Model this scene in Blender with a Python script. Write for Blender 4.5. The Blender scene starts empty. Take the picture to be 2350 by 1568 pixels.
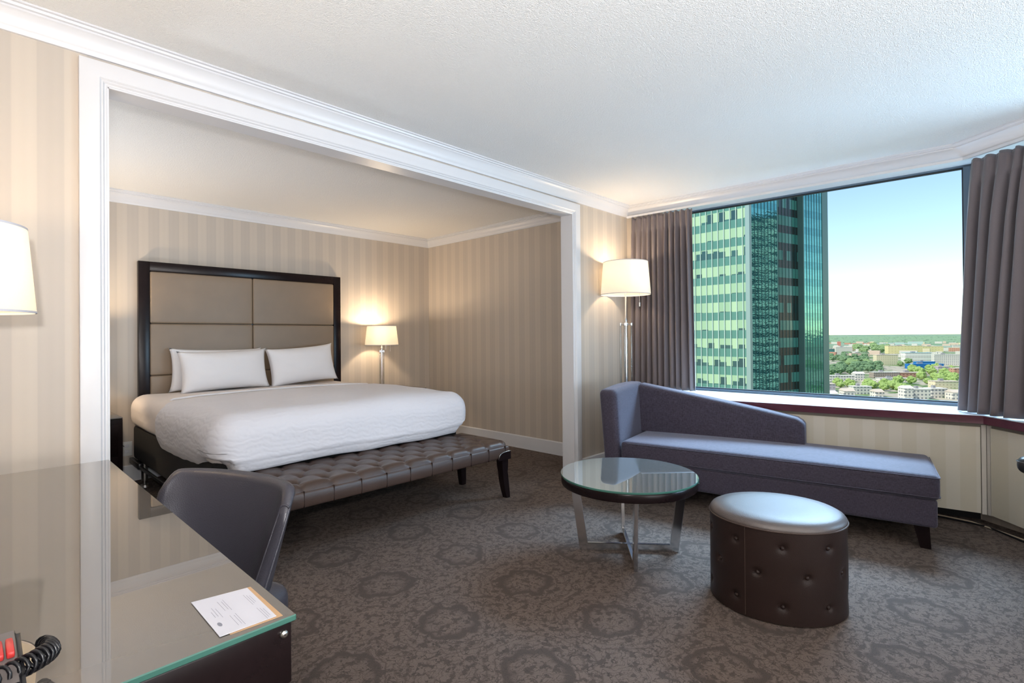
import bpy, bmesh, math, random
from math import pi, sin, cos, radians
from mathutils import Vector, Matrix, noise
random.seed(7)
SC = bpy.context.scene
C = SC.collection

# ------------------------------------------------------------------ camera, world, sun, exposure
def setup_camera():
    a, p, r = pi/4 - .0249, .0057, -.0081
    F = Vector((cos(a)*cos(p), sin(a)*cos(p), sin(p)))
    R = Vector((sin(a), -cos(a), 0)); U = R.cross(F)
    R2 = R*cos(r) + U*sin(r); U2 = U*cos(r) - R*sin(r)
    cam = bpy.data.cameras.new('camera'); o = bpy.data.objects.new('camera', cam); C.objects.link(o)
    m = Matrix((R2, U2, -F)).transposed().to_4x4(); m.translation = Vector((0, 0, 1.19))
    o.matrix_world = m
    cam.sensor_width = 36; cam.lens = 36*1194.5/2350; cam.shift_y = -(784-766.06)/2350
    cam.clip_start = .02; cam.clip_end = 60000
    SC.camera = o
setup_camera()
vs = SC.view_settings
vs.view_transform = 'Standard'; vs.look = 'None'; vs.gamma = 1; vs.use_curve_mapping = False; vs.exposure = 0.0

W = bpy.data.worlds.new('world'); SC.world = W; W.use_nodes = True
wn = W.node_tree; wn.nodes.clear()
sky = wn.nodes.new('ShaderNodeTexSky'); sky.sky_type = 'NISHITA'; sky.sun_disc = False
sky.sun_elevation = radians(52); sky.sun_rotation = radians(-55); sky.air_density = 1.0; sky.dust_density = .0; sky.ozone_density = 1.0
bg = wn.nodes.new('ShaderNodeBackground'); bg.inputs[1].default_value = .22
wo = wn.nodes.new('ShaderNodeOutputWorld')
wn.links.new(sky.outputs[0], bg.inputs[0]); wn.links.new(bg.outputs[0], wo.inputs[0])

def light(name, kind, loc, energy, color=(1, 1, 1), size=.1, aim=None, sy=None):
    l = bpy.data.lights.new(name, kind); l.energy = energy; l.color = color
    if kind == 'SPOT': l.shadow_soft_size = size; l.spot_size = radians(165); l.spot_blend = 1.0
    elif kind == 'AREA':
        l.size = size
        if sy: l.shape = 'RECTANGLE'; l.size_y = sy
    elif kind == 'SUN': l.angle = size
    else: l.shadow_soft_size = size
    o = bpy.data.objects.new(name, l); C.objects.link(o); o.location = loc
    if aim is not None:
        o.rotation_euler = (Vector(aim)-Vector(loc)).to_track_quat('-Z', 'Y').to_euler()
    return o
light('sun', 'SUN', (-60, 40, 90), 4.5, (1, .95, .86), radians(.6), aim=(0, 0, 0))
light('camera_flash', 'SPOT', (-.07, 0, 1.36), 150, (1, .98, .98), .03, aim=(1.93, 2.6, 3.1))
light('room_bounce_fill', 'AREA', (.7, -1.7, 1.0), 95, (1, .98, .97), 1.6, aim=(.9, -1.2, 3))  # unseen area light added to brighten the ceiling and room
light('rear_fill', 'AREA', (1.3, -2.85, .8), 42, (.97, .98, 1), 2.6, aim=(2.0, 3.0, 2.8), sy=1.1)  # added area light behind the camera for general brightness
light('bedroom_ceiling_fill', 'AREA', (-.15, 4.1, .9), 20, (.84, .91, 1), .6, aim=(.3, 4.2, 3))  # no lamp of the room: unseen area light added to lift the bedroom ceiling
light('side_window_fill', 'AREA', (4.5, -2.6, 1.15), 190, (.48, .72, 1), 1.8, aim=(2.4, 1.2, .9), sy=1.3)  # unseen area light added outside the second window for bluish side light
light('sky_fill', 'AREA', (9.5, 1.0, 6.6), 3600, (.50, .72, 1), 5, aim=(3, 1.1, .4), sy=3)  # unseen area light added high outside to strengthen the light of the sky

# ------------------------------------------------------------------ material helpers
def srgb(r, g, b):
    f = lambda c: ((c/255+.055)/1.055)**2.4 if c > 10 else c/255/12.92
    return (f(r), f(g), f(b), 1)
class NT:
    def __init__(s, name):
        s.m = bpy.data.materials.new(name); s.m.use_nodes = True
        s.t = s.m.node_tree; s.b = s.t.nodes['Principled BSDF']; s.out = s.t.nodes['Material Output']
    def n(s, typ, **kw):
        x = s.t.nodes.new('ShaderNode'+typ)
        for k, v in kw.items():
            if k.startswith('i_'):
                k = k[2:]; k = int(k) if k.isdigit() else k.replace('_', ' ')
                x.inputs[k].default_value = v
            else: setattr(x, k, v)
        return x
    def l(s, a, b): s.t.links.new(a, b)
    def math(s, op, a, b=None, c=None, clamp=False):
        x = s.t.nodes.new('ShaderNodeMath'); x.operation = op; x.use_clamp = clamp
        for i, v in enumerate((a, b, c)):
            if v is None: continue
            if hasattr(v, 'links'): s.l(v, x.inputs[i])
            else: x.inputs[i].default_value = v
        return x.outputs[0]
    def mix(s, fac, a, b, mode='MIX'):
        x = s.t.nodes.new('ShaderNodeMix'); x.data_type = 'RGBA'; x.blend_type = mode
        for i, v in ((0, fac), (6, a), (7, b)):
            if hasattr(v, 'links'): s.l(v, x.inputs[i])
            else: x.inputs[i].default_value = v
        return x.outputs[2]
    def ramp(s, fac, stops, interp='LINEAR'):
        x = s.t.nodes.new('ShaderNodeValToRGB'); x.color_ramp.interpolation = interp
        e = x.color_ramp.elements
        while len(e) < len(stops): e.new(.5)
        for i, (p, c) in enumerate(stops):
            e[i].position = p; e[i].color = c if not isinstance(c, (int, float)) else (c, c, c, 1)
        s.l(fac, x.inputs[0]); return x.outputs[0]
    def pos(s):
        g = s.n('TexCoord'); sp = s.n('SeparateXYZ'); s.l(g.outputs['Object'], sp.inputs[0]); return g.outputs['Object'], sp.outputs
    def noise(s, vec, scale, detail=2, rough=.5):
        x = s.n('TexNoise'); x.inputs['Scale'].default_value = scale; x.inputs['Detail'].default_value = detail
        x.inputs['Roughness'].default_value = rough
        if vec is not None: s.l(vec, x.inputs['Vector'])
        return x.outputs[0]
    def bump(s, h, strength=.3, dist=.01):
        x = s.n('Bump'); x.inputs['Strength'].default_value = strength; x.inputs['Distance'].default_value = dist
        s.l(h, x.inputs['Height']); s.l(x.outputs[0], s.b.inputs['Normal']); return x.outputs[0]
    def base(s, c):
        if hasattr(c, 'links'): s.l(c, s.b.inputs['Base Color'])
        else: s.b.inputs['Base Color'].default_value = c
    def set(s, **kw):
        for k, v in kw.items(): s.b.inputs[k.replace('_', ' ')].default_value = v
def simple(name, col, rough=.5, metal=0, bump=None, **kw):
    t = NT(name); t.base(col); t.set(Roughness=rough, Metallic=metal, **kw)
    if bump:
        p, _ = t.pos(); t.bump(t.noise(p, bump[0], 4), bump[1], bump[2])
    return t.m

def wallpaper(name, ca, cb):
    t = NT(name); p, o = t.pos()
    s = t.math('ADD', o[0], o[1])
    s2 = t.math('DIVIDE', t.math('ADD', s, .014+20), .15)
    fr = t.math('FRACT', s2)
    band = t.ramp(fr, [(0, 0), (.03, 1), (.47, 1), (.5, 0), (1, 0)])
    fine = t.math('SINE', t.math('MULTIPLY', s, 2*pi/.0375))
    fib = t.n('TexNoise'); mp = t.n('Mapping'); mp.inputs['Scale'].default_value = (500, 500, 14)
    t.l(p, mp.inputs[0]); t.l(mp.outputs[0], fib.inputs['Vector']); fib.inputs['Scale'].default_value = 1
    c = t.mix(band, cb, ca)
    c = t.mix(t.math('MULTIPLY_ADD', fine, .02, .02, clamp=True), c, (.25, .2, .16, 1))
    c = t.mix(t.math('MULTIPLY', fib.outputs[0], .12), c, (.5, .45, .38, 1))
    t.base(c); t.set(Roughness=.55); return t.m
M = {}
M['paper'] = wallpaper('striped_wallpaper', srgb(191, 180, 167), srgb(181, 171, 160))
M['white'] = simple('white_trim', srgb(209, 209, 212), .35)
M['panel'] = None
def panelmat():
    t = NT('sill_panel'); p, o = t.pos()
    s = t.math('DIVIDE', t.math('ADD', t.math('MULTIPLY', o[1], 1.05), 20.02), .15)
    fr = t.math('FRACT', s)
    band = t.ramp(fr, [(0, 0), (.03, 1), (.47, 1), (.5, 0), (1, 0)])
    t.base(t.mix(band, srgb(196, 189, 172), srgb(202, 196, 182))); t.set(Roughness=.4); return t.m
M['panel'] = panelmat()
def ceilmat():
    t = NT('stippled_ceiling'); p, o = t.pos()
    n = t.noise(p, 95, 3, .7); n2 = t.noise(p, 260, 2)
    t.base(t.mix(t.math('MULTIPLY', n, .25), srgb(240, 239, 237), srgb(212, 211, 209))); t.set(Roughness=.9)
    t.bump(t.math('ADD', n, n2), .55, .012); return t.m
M['ceiling'] = ceilmat()
def carpet():
    t = NT('damask_carpet'); p, o = t.pos()
    wn_ = t.n('TexNoise'); t.l(p, wn_.inputs['Vector']); wn_.inputs['Scale'].default_value = 9; wn_.inputs['Detail'].default_value = 3
    d = t.n('VectorMath', operation='MULTIPLY_ADD'); t.l(wn_.outputs['Color'], d.inputs[0])
    d.inputs[1].default_value = (.11, .11, 0); t.l(p, d.inputs[2])
    sp = t.n('SeparateXYZ'); t.l(d.outputs[0], sp.inputs[0]); x, y = sp.outputs[0], sp.outputs[1]
    fu = t.math('SUBTRACT', t.math('FRACT', t.math('MULTIPLY_ADD', x, 1/.472, 20.5-1.45/.472)), .5)
    fv = t.math('SUBTRACT', t.math('FRACT', t.math('MULTIPLY_ADD', y, 1/.482, 20.5-1.76/.482)), .5)
    r = t.math('SQRT', t.math('ADD', t.math('MULTIPLY', fu, fu), t.math('MULTIPLY', fv, fv)))
    ang = t.math('ARCTAN2', fv, fu)
    r = t.math('ADD', r, t.math('MULTIPLY', t.math('ABSOLUTE', t.math('SINE', t.math('MULTIPLY', ang, 4))), -.035))
    ring = t.ramp(r, [(0, .0), (.10, .05), (.16, .15), (.205, .62), (.245, .6), (.265, .0), (.285, 0), (.297, .6), (.312, 0), (.37, 0), (.38, .5), (.392, 0), (.43, .05), (.44, .55), (.455, 0)])
    # scrolling contour lines and small leaves between the medallions
    nn = t.noise(p, 6.5, 3, .6); k = t.math('ABSOLUTE', t.math('SINE', t.math('MULTIPLY', nn, 46)))
    line = t.ramp(k, [(0, 1), (.13, .95), (.24, 0), (1, 0)])
    nv = t.noise(p, 21, 2, .5); k2 = t.math('ABSOLUTE', t.math('SINE', t.math('MULTIPLY', nv, 30)))
    line2 = t.ramp(k2, [(0, 1), (.12, .8), (.26, 0), (1, 0)])
    nb = t.noise(p, 30, 4, .65); blob = t.ramp(nb, [(0, 0), (.52, 0), (.56, 1), (1, 1)])
    f = t.math('MAXIMUM', ring, t.math('MULTIPLY', line, .72))
    f = t.math('MAXIMUM', f, t.math('MULTIPLY', line2, .5))
    f = t.math('MAXIMUM', f, t.math('MULTIPLY', blob, .6))
    weave = t.noise(p, 420, 2, .7)
    f = t.math('ADD', f, t.math('MULTIPLY_ADD', weave, 1.3, -.65), clamp=True)
    c = t.mix(f, srgb(108, 93, 84), srgb(35, 27, 25))
    t.base(c); t.set(Roughness=.95); t.bump(weave, .5, .006); return t.m
M['carpet'] = carpet()
def linen(name, col, sc=14, st=.25):
    t = NT(name); p, o = t.pos()
    a = t.n('TexWave'); t.l(p, a.inputs['Vector']); a.inputs['Scale'].default_value = sc; a.inputs['Distortion'].default_value = 9
    a.bands_direction = 'Z'
    a.inputs['Detail'].default_value = 2; a.inputs['Detail Scale'].default_value = 1.2
    t.base(col); t.set(Roughness=.85, Sheen_Weight=.15)
    t.bump(t.math('ADD', t.math('MULTIPLY', a.outputs[1], .5), t.noise(p, 5, 3)), st, .02); return t.m
M['duvet'] = linen('duvet_cotton', srgb(216, 214, 219), 9, .14)
M['sheet'] = linen('sheet_cotton', srgb(220, 210, 204), 3, .08)
M['pillow'] = linen('pillow_cotton', srgb(226, 225, 228), 2, .08)
def leather(name, col, rough=.38, sc=320):
    t = NT(name); p, o = t.pos()
    n = t.noise(p, 7, 3); t.base(t.mix(n, col, tuple(c*.75 for c in col[:3])+(1,))); t.set(Roughness=rough)
    v = t.n('TexVoronoi'); t.l(p, v.inputs['Vector']); v.inputs['Scale'].default_value = sc
    t.bump(v.outputs[0], .18, .002); return t.m
M['leather_brown'] = leather('brown_leather', srgb(74, 58, 51), .36)
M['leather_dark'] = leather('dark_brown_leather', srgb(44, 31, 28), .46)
M['leather_chair'] = leather('charcoal_leather', srgb(62, 61, 70), .36)  # bluish base stands in for window light on the chair
M['leather_dark'].node_tree.nodes['Principled BSDF'].inputs['Specular IOR Level'].default_value = .3
M['leather_top'] = leather('sky_sheen_leather', srgb(70, 56, 52), .46)  # lighter than the sides, with raised reflectance, to imitate bright sky on top
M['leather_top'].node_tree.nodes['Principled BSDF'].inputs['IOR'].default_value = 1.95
M['leather_black'] = leather('black_leather', srgb(30, 30, 34), .35)
def headpad():
    t = NT('taupe_upholstery'); p, o = t.pos()
    t.base(t.mix(t.noise(p, 6, 2), srgb(136, 118, 98), srgb(124, 107, 89))); t.set(Roughness=.42)
    t.bump(t.noise(p, 200, 2), .1, .003); return t.m
M['headpad'] = headpad()
def chaisemat():
    t = NT('slate_fabric'); p, o = t.pos()
    mp = t.n('Mapping'); mp.inputs['Scale'].default_value = (420, 420, 60); t.l(p, mp.inputs[0])
    a = t.noise(mp.outputs[0], 1, 2, .6)
    mp2 = t.n('Mapping'); mp2.inputs['Scale'].default_value = (60, 60, 420); t.l(p, mp2.inputs[0])
    b = t.noise(mp2.outputs[0], 1, 2, .6)
    f = t.math('MULTIPLY_ADD', t.math('ADD', a, b), 1.6, -1.1, clamp=True)
    t.base(t.mix(f, srgb(34, 30, 41), srgb(73, 66, 83))); t.set(Roughness=.8, Sheen_Weight=.35, Sheen_Roughness=.4)
    t.b.inputs['Sheen Tint'].default_value = (.75, .8, 1, 1)  # blue of the window light put into the fabric sheen
    t.bump(f, .3, .002); return t.m
M['chaise'] = chaisemat()
def woodmat(name, col, rough=.25):
    t = NT(name); p, o = t.pos()
    mp = t.n('Mapping'); mp.inputs['Scale'].default_value = (40, 3, 40); t.l(p, mp.inputs[0])
    n = t.noise(mp.outputs[0], 1.5, 4, .6)
    t.base(t.mix(n, col, tuple(c*1.9 for c in col[:3])+(1,))); t.set(Roughness=rough); return t.m
M['wood'] = woodmat('espresso_wood', srgb(20, 13, 14), .26)
M['wood'].node_tree.nodes['Principled BSDF'].inputs['IOR'].default_value = 1.30
M['wood_red'] = woodmat('burgundy_wood', srgb(70, 34, 44), .3)
M['joint'] = simple('dark_panel_joint', srgb(120, 114, 104), .7)
M['post'] = simple('grey_seam_post', srgb(196, 190, 180), .5)
M['chrome'] = simple('chrome', (.72, .73, .75, 1), .16, 1)
M['nickel'] = simple('brushed_nickel', (.6, .58, .55, 1), .28, 1)
M['black'] = simple('black_plastic', srgb(18, 18, 22), .3)
M['shadow'] = simple('shade_black_toe_kick', srgb(14, 14, 16), .8)  # near-black base stands for the shadow beneath the panels
M['plate'] = simple('outlet_plastic', srgb(215, 215, 212), .4)
M['sill'] = simple('sill_laminate', srgb(236, 240, 245), .25)
M['frame'] = simple('window_frame_metal', srgb(92, 108, 122), .4, .4)
M['frame_dark'] = simple('window_gasket', srgb(25, 32, 38), .6)
M['curtain'] = None
def curtainmat():
    t = NT('grey_curtain'); p, o = t.pos()
    t.base(t.mix(t.noise(p, 300, 2), srgb(92, 84, 86), srgb(106, 97, 100))); t.set(Roughness=.7, Sheen_Weight=.3); return t.m
M['curtain'] = curtainmat()
def glasstop(name, tint, ior, rough=.01):
    t = NT(name); t.base(tint); t.set(Roughness=rough, IOR=ior); return t.m
M['desk_glass'] = glasstop('desk_glass_over_wood', srgb(150, 146, 140), 2.0)
M['desk_glass'].node_tree.nodes['Principled BSDF'].inputs['Metallic'].default_value = .55
M['desk_glass'].node_tree.nodes['Principled BSDF'].inputs['Base Color'].default_value = (.22, .2, .18, 1)
M['table_glass'] = glasstop('table_glass_over_wood', (.5, .54, .53, 1), 2.0)
M['table_glass'].node_tree.nodes['Principled BSDF'].inputs['Metallic'].default_value = .8
M['glass_edge'] = glasstop('green_glass_edge', srgb(62, 104, 94), 1.5, .08)
M['night_glass'] = glasstop('nightstand_glass', srgb(70, 60, 52), 2.4)
def thinglass(name, tint=(1, 1, 1, 1), ior=1.25):
    t = NT(name); t.t.nodes.remove(t.b)
    tr = t.n('BsdfTransparent'); tr.inputs[0].default_value = tint
    gl = t.n('BsdfGlossy'); gl.inputs['Roughness'].default_value = .02
    fr = t.n('Fresnel'); fr.inputs[0].default_value = ior
    mx = t.n('MixShader'); t.l(fr.outputs[0], mx.inputs[0]); t.l(tr.outputs[0], mx.inputs[1]); t.l(gl.outputs[0], mx.inputs[2])
    t.l(mx.outputs[0], t.out.inputs[0]); return t.m
M['pane'] = thinglass('window_glass', (.97, 1, .99, 1), 1.06)
M['acrylic'] = thinglass('clear_acrylic', (.93, .96, .97, 1), 1.6)
def shademat():
    t = NT('linen_lamp_shade'); t.t.nodes.remove(t.b)
    p, o = t.pos(); mp = t.n('Mapping'); mp.inputs['Scale'].default_value = (300, 300, 500); t.l(p, mp.inputs[0])
    c = t.mix(t.noise(mp.outputs[0], 1, 1), (.97, .95, .91, 1), (.91, .88, .82, 1))
    df = t.n('BsdfDiffuse'); tl = t.n('BsdfTranslucent'); t.l(c, df.inputs[0]); t.l(c, tl.inputs[0])
    mx = t.n('MixShader'); mx.inputs[0].default_value = .66; t.l(df.outputs[0], mx.inputs[1]); t.l(tl.outputs[0], mx.inputs[2])
    t.l(mx.outputs[0], t.out.inputs[0]); return t.m
M['shade'] = shademat()
t = NT('glowing_bulb'); t.base((1, .8, .55, 1)); t.b.inputs['Emission Color'].default_value = (1, .72, .42, 1); t.b.inputs['Emission Strength'].default_value = 30; M['bulb'] = t.m
M['paper_white'] = simple('printed_paper', srgb(188, 188, 196), .5)
M['paper_tan'] = simple('tan_card', srgb(176, 142, 106), .5)
M['ink'] = simple('grey_ink', srgb(120, 122, 132), .6)
M['red_glow'] = simple('red_buttons', srgb(190, 50, 48), .35)
M['gunmetal'] = simple('grey_plastic', srgb(96, 90, 88), .35)
M['cord_beige'] = simple('beige_cord', srgb(190, 176, 152), .5)

# ------------------------------------------------------------------ mesh helpers
def link(name, bm, mat, parent=None, smooth=None, mods=None):
    me = bpy.data.meshes.new(name)
    bmesh.ops.recalc_face_normals(bm, faces=bm.faces[:])
    if smooth is not None:
        for f in bm.faces: f.smooth = True
    bm.to_mesh(me); bm.free()
    for m in (mat if isinstance(mat, (list, tuple)) else [mat]): me.materials.append(m)
    if smooth is not None and smooth < 170: me.set_sharp_from_angle(angle=radians(smooth))
    o = bpy.data.objects.new(name, me); C.objects.link(o)
    if parent: o.parent = parent
    return o
def thing(name, label, cat, loc=(0, 0, 0), rz=0, group=None):
    o = bpy.data.objects.new(name, None); C.objects.link(o); o.location = loc; o.rotation_euler = (0, 0, rz)
    o.empty_display_size = .1
    return tag(o, label, cat, group)
def tag(o, label, cat, group=None):
    o['label'] = label; o['category'] = cat
    if group: o['group'] = group
    return o
def struct(name, bm, mat, smooth=None):
    o = link(name, bm, mat, None, smooth); o['kind'] = 'structure'; return o
def copy_tree(o, parent=None):
    c = o.copy(); C.objects.link(c); c.parent = parent
    for ch in list(o.children): copy_tree(ch, c)
    return c
def B(): return bmesh.new()
def box(bm, x0, x1, y0, y1, z0, z1, bev=0, seg=2, mat=0):
    vs_ = [bm.verts.new((x, y, z)) for x in (x0, x1) for y in (y0, y1) for z in (z0, z1)]
    fs = [bm.faces.new([vs_[i] for i in q]) for q in ((0, 1, 3, 2), (4, 6, 7, 5), (0, 4, 5, 1), (2, 3, 7, 6), (0, 2, 6, 4), (1, 5, 7, 3))]
    for f in fs: f.material_index = mat
    if bev:
        es = list({e for f in fs for e in f.edges})
        r = bmesh.ops.bevel(bm, geom=es, offset=bev, segments=seg, affect='EDGES', profile=.5)
        for f in r['faces']: f.material_index = mat
    return vs_
def prism(bm, pts, z0, z1, bev=0, seg=2):
    a = [bm.verts.new((p[0], p[1], z0)) for p in pts]; b = [bm.verts.new((p[0], p[1], z1)) for p in pts]
    n = len(pts); fs = [bm.faces.new(a[::-1]), bm.faces.new(b)]
    for i in range(n): fs.append(bm.faces.new((a[i], a[(i+1) % n], b[(i+1) % n], b[i])))
    if bev: bmesh.ops.bevel(bm, geom=list({e for f in fs for e in f.edges}), offset=bev, segments=seg, affect='EDGES', profile=.5)
def quad(bm, *p):
    return bm.faces.new([bm.verts.new(q) for q in p])
def lathe(bm, prof, c=(0, 0), seg=32, ang=2*pi, sx=1, sy=1, close=False):
    rings = []
    for r, z in prof:
        rings.append([bm.verts.new((c[0]+max(r, 1e-4)*cos(2*pi*i/seg)*sx, c[1]+max(r, 1e-4)*sin(2*pi*i/seg)*sy, z)) for i in range(seg)])
    for a, b in zip(rings, rings[1:]+([rings[0]] if close else [])):
        for i in range(seg): bm.faces.new((a[i], a[(i+1) % seg], b[(i+1) % seg], b[i]))
def tube(bm, pts, r, seg=8, cap=True):
    pts = [Vector(p) for p in pts]; rings = []; up = Vector((0, 0, 1))
    rr = r if isinstance(r, (list, tuple)) else [r]*len(pts)
    for i, p in enumerate(pts):
        d = (pts[min(i+1, len(pts)-1)]-pts[max(i-1, 0)]).normalized()
        u = d.cross(up)
        if u.length < .05: u = d.cross(Vector((1, 0, 0)))
        u.normalize(); v = d.cross(u).normalized()
        rings.append([bm.verts.new(p+(u*cos(2*pi*k/seg)+v*sin(2*pi*k/seg))*rr[i]) for k in range(seg)])
    for a, b in zip(rings, rings[1:]):
        for k in range(seg): bm.faces.new((a[k], a[(k+1) % seg], b[(k+1) % seg], b[k]))
    if cap: bm.faces.new(rings[0][::-1]); bm.faces.new(rings[-1])
def grid(bm, nu, nv, fn, close_u=False):
    g = [[bm.verts.new(fn(i/(nu-1) if not close_u else i/nu, j/(nv-1))) for j in range(nv)] for i in range(nu)]
    for i in range(nu if close_u else nu-1):
        for j in range(nv-1):
            a, b = g[i], g[(i+1) % nu]
            bm.faces.new((a[j], b[j], b[j+1], a[j+1]))
    return g
def sweep_h(bm, path, prof, side=1, closed=False):
    """mouldings: path of 2D points; prof = (offset from wall, z); mitred joints. side=+1: offset to the right of travel"""
    P = [Vector(p) for p in path]; n = len(P); rows = []
    for i in range(n):
        if closed or 0 < i < n-1:
            d0 = (P[i]-P[i-1]).normalized(); d1 = (P[(i+1) % n]-P[i]).normalized()
        elif i == 0: d0 = d1 = (P[1]-P[0]).normalized()
        else: d0 = d1 = (P[-1]-P[-2]).normalized()
        n0 = Vector((d0.y, -d0.x))*side; n1 = Vector((d1.y, -d1.x))*side
        m = (n0+n1); m = m/m.dot(n0)
        rows.append([bm.verts.new((P[i].x+m.x*o, P[i].y+m.y*o, z)) for o, z in prof])
    for i in range(n if closed else n-1):
        a, b = rows[i], rows[(i+1) % n]
        for j in range(len(prof)-1): bm.faces.new((a[j], b[j], b[j+1], a[j+1]))
def superbox(bm, x0, x1, y0, y1, z0, z1, ex=4, ez=3, nu=48, nv=24, disp=None):
    cx, cy, cz = (x0+x1)/2, (y0+y1)/2, (z0+z1)/2; a, b, c = (x1-x0)/2, (y1-y0)/2, (z1-z0)/2
    S = lambda v, e: math.copysign(abs(v)**(2/e), v)
    rings = []
    for j in range(1, nv):
        ph = -pi/2+pi*j/nv; row = []
        for i in range(nu):
            th = 2*pi*i/nu; cc = S(cos(ph), ez)
            v = Vector((cx+a*cc*S(cos(th), ex), cy+b*cc*S(sin(th), ex), cz+c*S(sin(ph), ez)))
            if disp: v = disp(v)
            row.append(bm.verts.new(v))
        rings.append(row)
    for r0, r1 in zip(rings, rings[1:]):
        for i in range(nu): bm.faces.new((r0[i], r0[(i+1) % nu], r1[(i+1) % nu], r1[i]))
    bm.faces.new(rings[0][::-1]); bm.faces.new(rings[-1])
def rbox(bm, x0, x1, y0, y1, z0, z1, r=.05, n=6, sub=12, disp=None):
    """rounded box with an even grid of vertices so it can be displaced"""
    cx, cy, cz = (x0+x1)/2, (y0+y1)/2, (z0+z1)/2; h = Vector(((x1-x0)/2, (y1-y0)/2, (z1-z0)/2))
    r = min(r, *h)
    def axis(L):
        k = [-L+r*(1-cos(pi/2*i/n)) for i in range(n)]
        m = [(-L+r)+(2*(L-r))*i/sub for i in range(sub+1)]
        return k+m+[-q for q in reversed(k)]
    A = [axis(h[i]) for i in range(3)]
    cache = {}
    def V(x, y, z):
        key = (round(x, 6), round(y, 6), round(z, 6))
        if key in cache: return cache[key]
        p = Vector((x, y, z)); q = Vector([max(-h[i]+r, min(h[i]-r, p[i])) for i in range(3)])
        d = p-q
        if d.length > 1e-9: p = q+d.normalized()*r
        p = p+Vector((cx, cy, cz))
        if disp: p = disp(p)
        cache[key] = bm.verts.new(p); return cache[key]
    for ax in range(3):
        b_, c_ = (ax+1) % 3, (ax+2) % 3
        for s in (-1, 1):
            for i in range(len(A[b_])-1):
                for j in range(len(A[c_])-1):
                    q = []
                    for (ii, jj) in ((i, j), (i+1, j), (i+1, j+1), (i, j+1)):
                        co = [0, 0, 0]; co[ax] = s*h[ax]; co[b_] = A[b_][ii]; co[c_] = A[c_][jj]; q.append(V(*co))
                    if len(set(q)) == 4:
                        try: bm.faces.new(q)
                        except ValueError: pass
def fr(p, u, v, o):  # local (a,b,z) -> world along u,v
    return (o[0]+u[0]*p[0]+v[0]*p[1], o[1]+u[1]*p[0]+v[1]*p[1])

# ------------------------------------------------------------------ the room
ZC = 2.434; YP = 2.669; YB = 2.770; YH = 5.365; XR = 4.096
XL = -.36; YN = -3.0
WA = Vector((4.44, YP)); WB = Vector((4.545, .23)); D2 = Vector((-.62, -.785)); WE = WB+D2*2.2
bm = B(); box(bm, -.7, 4.62, YN-.1, YH+.1, -.08, 0); struct('floor', bm, M['carpet'])
bm = B(); box(bm, -.8, 4.9, YN-.1, YH+.1, ZC, ZC+.08); struct('ceiling', bm, M['ceiling'])
# partition between living area and bedroom, with the wide cased opening
XO0, XO1, ZO = .404, 3.549, 2.225
bm = B(); box(bm, XL, XO0, YP, YB, 0, ZC); box(bm, XO1, 4.6, YP, YB, 0, ZC); box(bm, XO0, XO1, YP, YB, ZO, ZC)
struct('wall_partition', bm, M['paper'])
bm = B(); box(bm, -.7, XR+.1, YH, YH+.08, 0, ZC); struct('wall_headboard', bm, M['paper'])
bm = B(); box(bm, XR, XR+.08, YB, YH, 0, ZC); struct('wall_bedroom_right', bm, M['paper'])
bm = B(); box(bm, -.68, -.6, YB, YH, 0, ZC); box(bm, -.68, XL, YP+.02, YB, 0, ZC); struct('wall_bedroom_left', bm, M['paper'])
bm = B(); box(bm, XL-.08, XL, YN, YP+.05, 0, ZC); struct('wall_left', bm, M['paper'])
bm = B(); box(bm, XL-.08, WE.x+.1, YN-.08, YN, 0, ZC); struct('wall_rear', bm, M['paper'])
bm = B(); box(bm, WE.x, WE.x+.08, YN, WE.y, 0, ZC); struct('wall_right', bm, M['paper'])

def wall_strip(bm, p, q, z0, z1, th=.08):
    d = (q-p).normalized(); n = Vector((-d.y, d.x))
    if n.x < 0: n = -n
    o = n*th
    prism(bm, [(p.x, p.y), (q.x, q.y), (q.x+o.x, q.y+o.y), (p.x+o.x, p.y+o.y)], z0, z1)
def lerp(a, b, t): return a+(b-a)*t
# window wall: low wall, lintel and pier; the glazing sits back behind a white head soffit
ZS, ZT, SB = .685, 2.343, .17
y2 = lambda y: lerp(WA, WB, (WA.y-y)/(WA.y-WB.y))
dA = (WB-WA).normalized(); nA = Vector((-dA.y, dA.x)); nA = nA if nA.x > 0 else -nA
nB = Vector((-D2.y, D2.x)).normalized(); nB = nB if nB.x > 0 else -nB
def corner_off(o):
    a = WA+nA*o; b = WB+nB*o; den = dA.x*D2.y-dA.y*D2.x
    t_ = ((b.x-a.x)*D2.y-(b.y-a.y)*D2.x)/den; return a+dA*t_
bm = B(); wall_strip(bm, WA, y2(2.30), 0, ZC, .3)
prism(bm, [tuple(y2(2.30)), tuple(WB), tuple(corner_off(.3)), tuple(y2(2.30)+nA*.3)], 0, ZS-.03); prism(bm, [tuple(y2(2.30)), tuple(WB), tuple(corner_off(.3)), tuple(y2(2.30)+nA*.3)], ZT+.004, ZC)
W9 = lerp(WB, WE, .93)
prism(bm, [tuple(WB), tuple(W9), tuple(W9+nB*.3), tuple(corner_off(.3))], 0, ZS-.03); prism(bm, [tuple(WB), tuple(W9), tuple(W9+nB*.3), tuple(corner_off(.3))], ZT+.004, ZC)
wall_strip(bm, W9, WE, 0, ZC, .3)
struct('wall_window', bm, M['paper'])
bm = B(); prism(bm, [tuple(y2(2.30)+nA*-.006), tuple(corner_off(-.006)), tuple(corner_off(.26)), tuple(y2(2.30)+nA*.26)], ZT-.004, ZT+.006)
prism(bm, [tuple(corner_off(-.006)), tuple(W9+nB*-.006), tuple(W9+nB*.26), tuple(corner_off(.26))], ZT-.004, ZT+.006)
struct('trim_3', bm, M['white'])

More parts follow.
